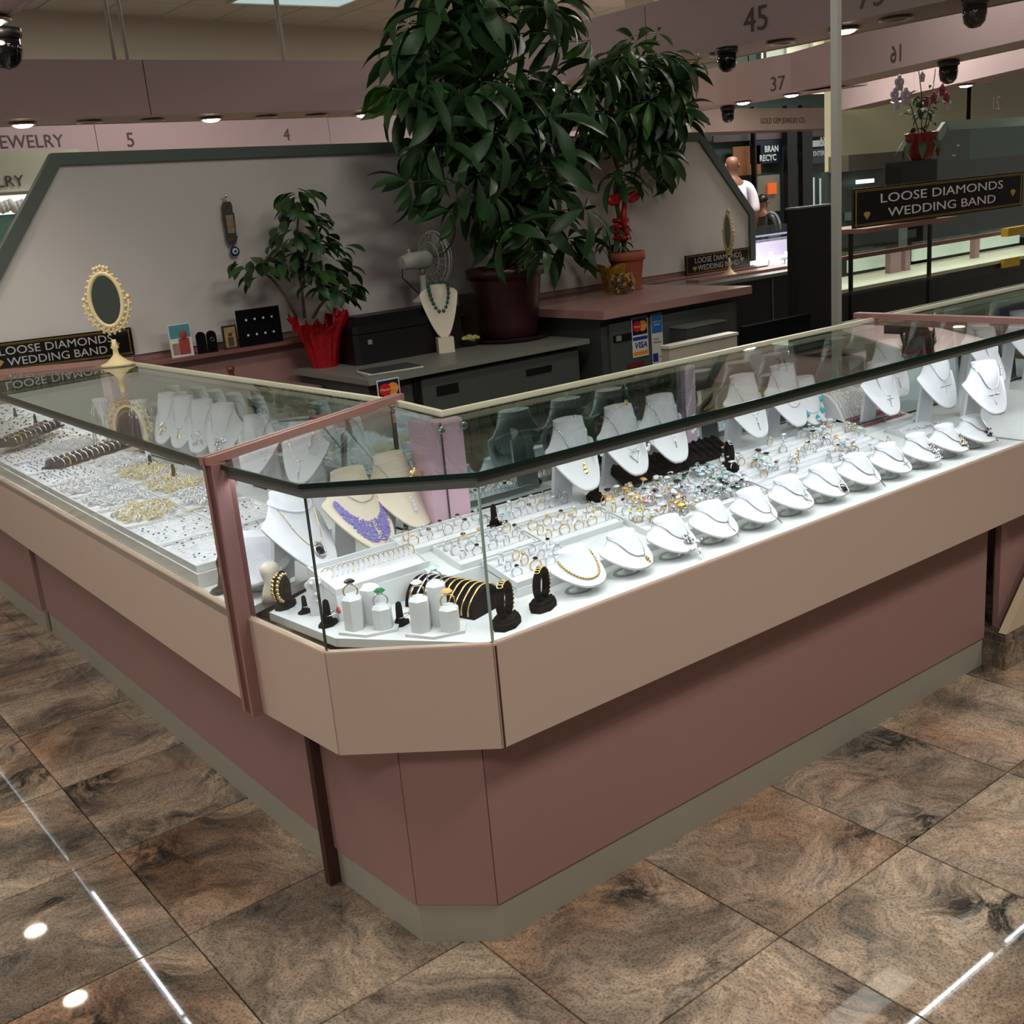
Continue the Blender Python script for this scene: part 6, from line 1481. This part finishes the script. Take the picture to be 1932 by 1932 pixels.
for i in range(10): q = at(4 + i * 8, 392 - 3 * (i % 3), y=7.3); b.ball(q, .035, 6, 4, (1, .6, 1.3))
tag(b.build('displays', M_white, t), kind='stuff')
# right: street-side storefront seen between partition and post
ys = 12.4
def X(px, py=330): return at(px, py, y=ys).x
def Zs(px, py): return at(px, py, y=ys).z
st = thing('storefront', 'glazed storefront with white lettering behind black mullions, in the distance', 'shop front', (0, 0, 0))
MB().bbox(X(1330), X(1600), ys + .2, ys + .3, 0, 3.4).build('back_wall', mat('dim_shop', (58, 76, 70), .6, var=.4, scale=1.2), st)
for a_, b_, c_, d_, M, nm in ((1352, 1574, 250, 262, mat('mauve_dark', (92, 74, 76), .5), 'dark_soffit'), (1388, 1440, 275, 330, mat('shop_orange', (150, 96, 60), .5, var=.4, scale=2), 'orange_awning'), (1420, 1480, 264, 308, mat('navy_signboard', (26, 32, 48), .4), 'signboard'), (1526, 1574, 264, 276, M_white, 'white_band'), (1526, 1574, 280, 308, mat('slate_sign', (52, 64, 66), .4), 'signboard'),
                          (1432, 1475, 330, 400, mat('window_warm', (128, 118, 104), .5, var=.4, scale=2, emit=.1), 'lit_window'), (1494, 1504, 345, 372, mat('poster_tan', (196, 134, 74), .5), 'tan_poster'), (1525, 1541, 335, 395, mat('white_case', (214, 216, 220), .5, emit=.25), 'white_cabinet'), (1552, 1574, 335, 395, mat('white_case', (214, 216, 220), .5), 'white_cabinet')):
    MB().bbox(X(a_), X(b_), ys + .05, ys + .08, Zs((a_ + b_) / 2, d_), Zs((a_ + b_) / 2, c_)).build(nm, M, st)
MB().bbox(X(1449), X(1465), ys + .0, ys + .03, Zs(1457, 366), Zs(1457, 345)).build('orange_poster', mat('bright_orange', (246, 108, 40), .5, emit=.25), st)
b = MB(); q = at(1500, 397, y=ys - .02); b.ball(q, .09, 12, 6, (1, .2, 1.4)); b.build('blue_sign', mat('bright_blue', (40, 130, 200), .5, emit=.3), st)
for a_, b_ in ((1416, 1419), (1477, 1495), (1505, 1524)): MB().bbox(X(a_), X(b_), ys - .12, ys - .02, 0, 2.75).build('mullion', M_black, st)
text('BRAN', .155, M_white, st, (X(1459), ys + .03, Zs(1459, 281)), (pi / 2, 0, 0), bold=.004)
text('RECYC', .155, M_white, st, (X(1452), ys + .03, Zs(1452, 298)), (pi / 2, 0, 0), bold=.004)
text('R', .155, M_white, st, (X(1499), ys + .03, Zs(1499, 293)), (pi / 2, 0, 0), bold=.004)
text('AVA', .20, M_white, st, (X(1560), ys + .03, Zs(1560, 266)), (pi / 2, 0, 0), bold=.004)
text('ENTERPRISE', .12, M_white, st, (X(1556), ys + .03, Zs(1556, 289)), (pi / 2, 0, 0), bold=.003)
area('shop_lamp', (X(1460), ys - 1.0, 3.0), 2, .5, 30, (.9, 1, .95), parent=st)
# bright neighbouring case with small white busts
yn = 5.6; a_, c_ = at(1412, 525, y=yn), at(1520, 525, y=yn)
t = thing('far_case', 'bright glass case full of small white busts right of the partition', 'display counter', (0, 0, 0))
zl = at(1460, 522, y=yn).z; zm = at(1460, 470, y=yn).z; zh = at(1460, 428, y=yn).z
MB().bbox(a_.x - .3, c_.x + .4, yn, yn + .6, 0, zl).build('base', M_peach, t)
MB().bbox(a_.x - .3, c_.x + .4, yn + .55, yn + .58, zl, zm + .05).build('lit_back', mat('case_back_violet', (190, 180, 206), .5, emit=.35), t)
MB().bbox(a_.x - .3, c_.x + .4, yn, yn + .6, zm + .08, zm + .095).build('top_glass', M_glass, t)
MB().bbox(a_.x - .3, c_.x + .4, yn, yn + .012, zl, zm + .08).build('front_glass', M_glassf, t)
MB().bbox(a_.x - .3, c_.x + .4, yn + .3, yn + .32, zm + .1, zh).build('upper_case', glass('green_pane', (.55, .66, .64)), t)
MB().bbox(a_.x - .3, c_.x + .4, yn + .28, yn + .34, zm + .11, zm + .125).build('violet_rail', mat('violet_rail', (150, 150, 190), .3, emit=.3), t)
led_lamp((a_.x - .2, yn + .1, zm + .06), (c_.x + .3, yn + .1, zm + .06), 7, par=t)
for i in range(9):
    q = at(1424 + i * 10, 492 + (i % 3) * 8, y=yn + .2 + .05 * (i % 3)); o = bust('big', 'tiny white bust in the far bright case', (q.x, q.y, zl + .001 + .02 * (i % 2)), .3, 'tiny white busts in the far bright case'); o.scale = (.72, .72, .85 - .12 * (i % 3))

# ================================================================== PEOPLE
def skinned(name, chains, M, parent, levels=1):
    me = bpy.data.meshes.new(name); V, Ed, Rd = [], [], []; idx = {}
    for ch in chains:
        prev = None
        for key, p, r in ch:
            if key is not None and key in idx: k = idx[key]
            else:
                k = len(V); V.append(p); Rd.append(r)
                if key is not None: idx[key] = k
            if prev is not None: Ed.append((prev, k))
            prev = k
    me.from_pydata(V, Ed, []); me.materials.append(M)
    o = put(me, name, parent); md = o.modifiers.new('skin', 'SKIN'); md.use_smooth_shade = True
    for k, sv in enumerate(me.skin_vertices[0].data):
        rr = Rd[k]; sv.radius = rr if isinstance(rr, tuple) else (rr, rr); sv.use_root = (k == 0)
    s_ = o.modifiers.new('sub', 'SUBSURF'); s_.levels = s_.render_levels = levels
    return o
def person(label, loc, rz, H_, skin, shirt, trousers, hair=None, arm=0.0, sit=False):
    """stands on the floor facing -Y (local)"""
    t = thing('person', label, 'person', loc, rz); t.scale = (H_ / 1.8,) * 3
    ch = [[('pel', (0, 0, .95), (.15, .11)), ('wa', (0, 0, 1.08), (.135, .10)), ('chest', (0, -.01, 1.30), (.165, .115)), ('nb', (0, .01, 1.46), (.085, .07)), ('neck', (0, .0, 1.53), .055), ('jaw', (0, -.02, 1.60), (.066, .075)), ('skull', (0, -.005, 1.70), (.078, .098)), (None, (0, .0, 1.765), (.05, .06))]]
    for s_ in (-1, 1):
        ch.append([('nb', 0, 0), ('sh%d' % s_, (s_ * .18, .01, 1.43), .062), (None, (s_ * .23, .02, 1.30), .05), ('el%d' % s_, (s_ * .26, .03, 1.12), .042), (None, (s_ * (.27 - arm * .1), -.05 - arm * .12, .98 + arm * .1), .035), ('wr%d' % s_, (s_ * (.26 - arm * .15), -.10 - arm * .2, .87 + arm * .25), .026), ('pm%d' % s_, (s_ * (.255 - arm * .15), -.115 - arm * .22, .82 + arm * .25), (.036, .018))])
        for f in range(5):
            dx = (f - 1.5) * .018 if f < 4 else -.04 * s_ * 0 + (-.045)
            b0 = (s_ * (.255 - arm * .15) + s_ * dx * .9, -.12 - arm * .22, (.785 if f < 4 else .82) + arm * .25)
            ch.append([('pm%d' % s_, 0, 0), (None, b0, .009), (None, (b0[0], b0[1] - .008, b0[2] - (.035 if f < 4 else .02)), .0085), (None, (b0[0], b0[1] - .02, b0[2] - (.062 - .006 * abs(f - 1.5) if f < 4 else .04)), .007)])
        ch.append([('pel', 0, 0), ('hip%d' % s_, (s_ * .09, 0, .88), .095), (None, (s_ * .10, -.005, .68), .078), ('kn%d' % s_, (s_ * .10, -.01, .49), .056), (None, (s_ * .10, .01, .32), .052), ('an%d' % s_, (s_ * .10, .02, .09), .036), (None, (s_ * .10, -.04, .04), (.042, .03)), (None, (s_ * .105, -.13, .028), (.040, .022))])
    skinned('body', ch, skin, t, 2)
    b = MB()
    for s_ in (-1, 1): b.ball((s_ * .082, .0, 1.66), .022, 6, 4, (.4, .8, 1.3))
    b.ball((0, -.108, 1.645), .016, 6, 4, (.8, 1, 1.3)); b.build('ears_and_nose', skin, t)
    b = MB()
    for s_ in (-1, 1): b.ball((s_ * .032, -.092, 1.685), .010, 6, 4, (1, .6, .7))
    b.build('eyes', M_paper, t); b = MB(); b.ball((0, -.097, 1.605), .018, 6, 4, (1.2, .4, .4)); b.build('mouth', mat('lip', (140, 80, 74), .5), t)
    sc = [[('pel', (0, 0, .93), (.165, .125)), ('wa', (0, 0, 1.08), (.155, .118)), ('chest', (0, -.005, 1.30), (.185, .13)), ('nb', (0, .01, 1.45), (.10, .085)), (None, (0, .01, 1.50), (.066, .062))]]
    for s_ in (-1, 1): sc.append([('nb', 0, 0), (None, (s_ * .18, .01, 1.43), .078), (None, (s_ * .235, .02, 1.30), .066), (None, (s_ * .262, .03, 1.14), .056)])
    skinned('shirt', sc, shirt, t, 2)
    tc_ = [[('pel', (0, 0, 1.0), (.175, .135)), ('cr', (0, 0, .90), (.17, .13))]]
    for s_ in (-1, 1): tc_.append([('cr', 0, 0), (None, (s_ * .09, 0, .84), .13), (None, (s_ * .10, 0, .66), .11), (None, (s_ * .10, 0, .48), .09), (None, (s_ * .10, .012, .12), .07)])
    skinned('trousers', tc_, trousers, t, 1)
    b = MB()
    for s_ in (-1, 1): b.ball((s_ * .102, -.05, .035), .06, 10, 6, (.75, 1.9, .55))
    b.build('shoes', M_black, t)
    if hair:
        b = MB(); b.ball((0, .012, 1.725), .098, 12, 7, (.92, 1.05, .75)); b.build('hair', hair, t)
    if sit:
        # fold the legs: thighs forward, everything above the hips lowered
        dz = .42
        def f(z, x, y, leg):
            if z > .86: return (x, y, z - dz)
            if z > .49: return (x, y - (.88 - z) * 1.05, .46)
            return (x, y - .42, z * .46 / .49)
        for o in t.children:
            for v in o.data.vertices:
                x, y, z = v.co
                arm_ = abs(x) > .2 and z > .6
                v.co = (x, y, z - dz) if arm_ else f(z, x, y, True)
        sp = thing('stool', 'black stool under the ' + label.split(' with')[0], 'stool', loc)
        MB().lathe([(.19, .37), (.2, .38), (.19, .40)], 16).build('seat', M_black, sp); MB().tube([(0, 0, .02), (0, 0, .37)], .03, 8).build('post', M_black, sp); MB().lathe([(.2, 0), (.2, .02), (.03, .03)], 16).build('base', M_black, sp)
    return t
SK = mat('brown_skin', (98, 64, 48), .55, var=.08, scale=30)
P0 = at(1378, 300, y=6.9)
person('person with a shaved head in a white shirt seen from behind', (P0.x + .03, 6.9, 0), math.radians(160), 1.80, SK, mat('white_shirt', (206, 204, 214), .8, var=.05), mat('dark_trousers', (36, 36, 44), .8))
q = at(1440, 400, y=9.6); person('seated person in black clothes with dark hair near the storefront', (q.x, 9.6, 0), math.radians(100), 1.66, SK, M_black, M_black, M_black, sit=True)
q = at(1466, 400, y=9.6); person('seated person in a pale patterned top with dark hair near the storefront', (q.x + .9, 10.6, 0), math.radians(-60), 1.62, SK, mat('pale_pattern', (150, 160, 176), .8, var=.4, scale=40), M_black, M_black, sit=True)

# lettering as plain meshes
bpy.context.view_layer.update()
_dg = bpy.context.evaluated_depsgraph_get()
for o in [o for o in bpy.data.objects if o.type == 'FONT']:
    me = bpy.data.meshes.new_from_object(o.evaluated_get(_dg)); n_ = put(me, 'lettering', o.parent, o.location, o.rotation_euler); n_.scale = o.scale
    n_.matrix_parent_inverse = o.matrix_parent_inverse; bpy.data.objects.remove(o)

for o in bpy.data.objects:
    if 'label' in o and len(o['label'].split()) > 16: print('LONG', o.name, o['label'])
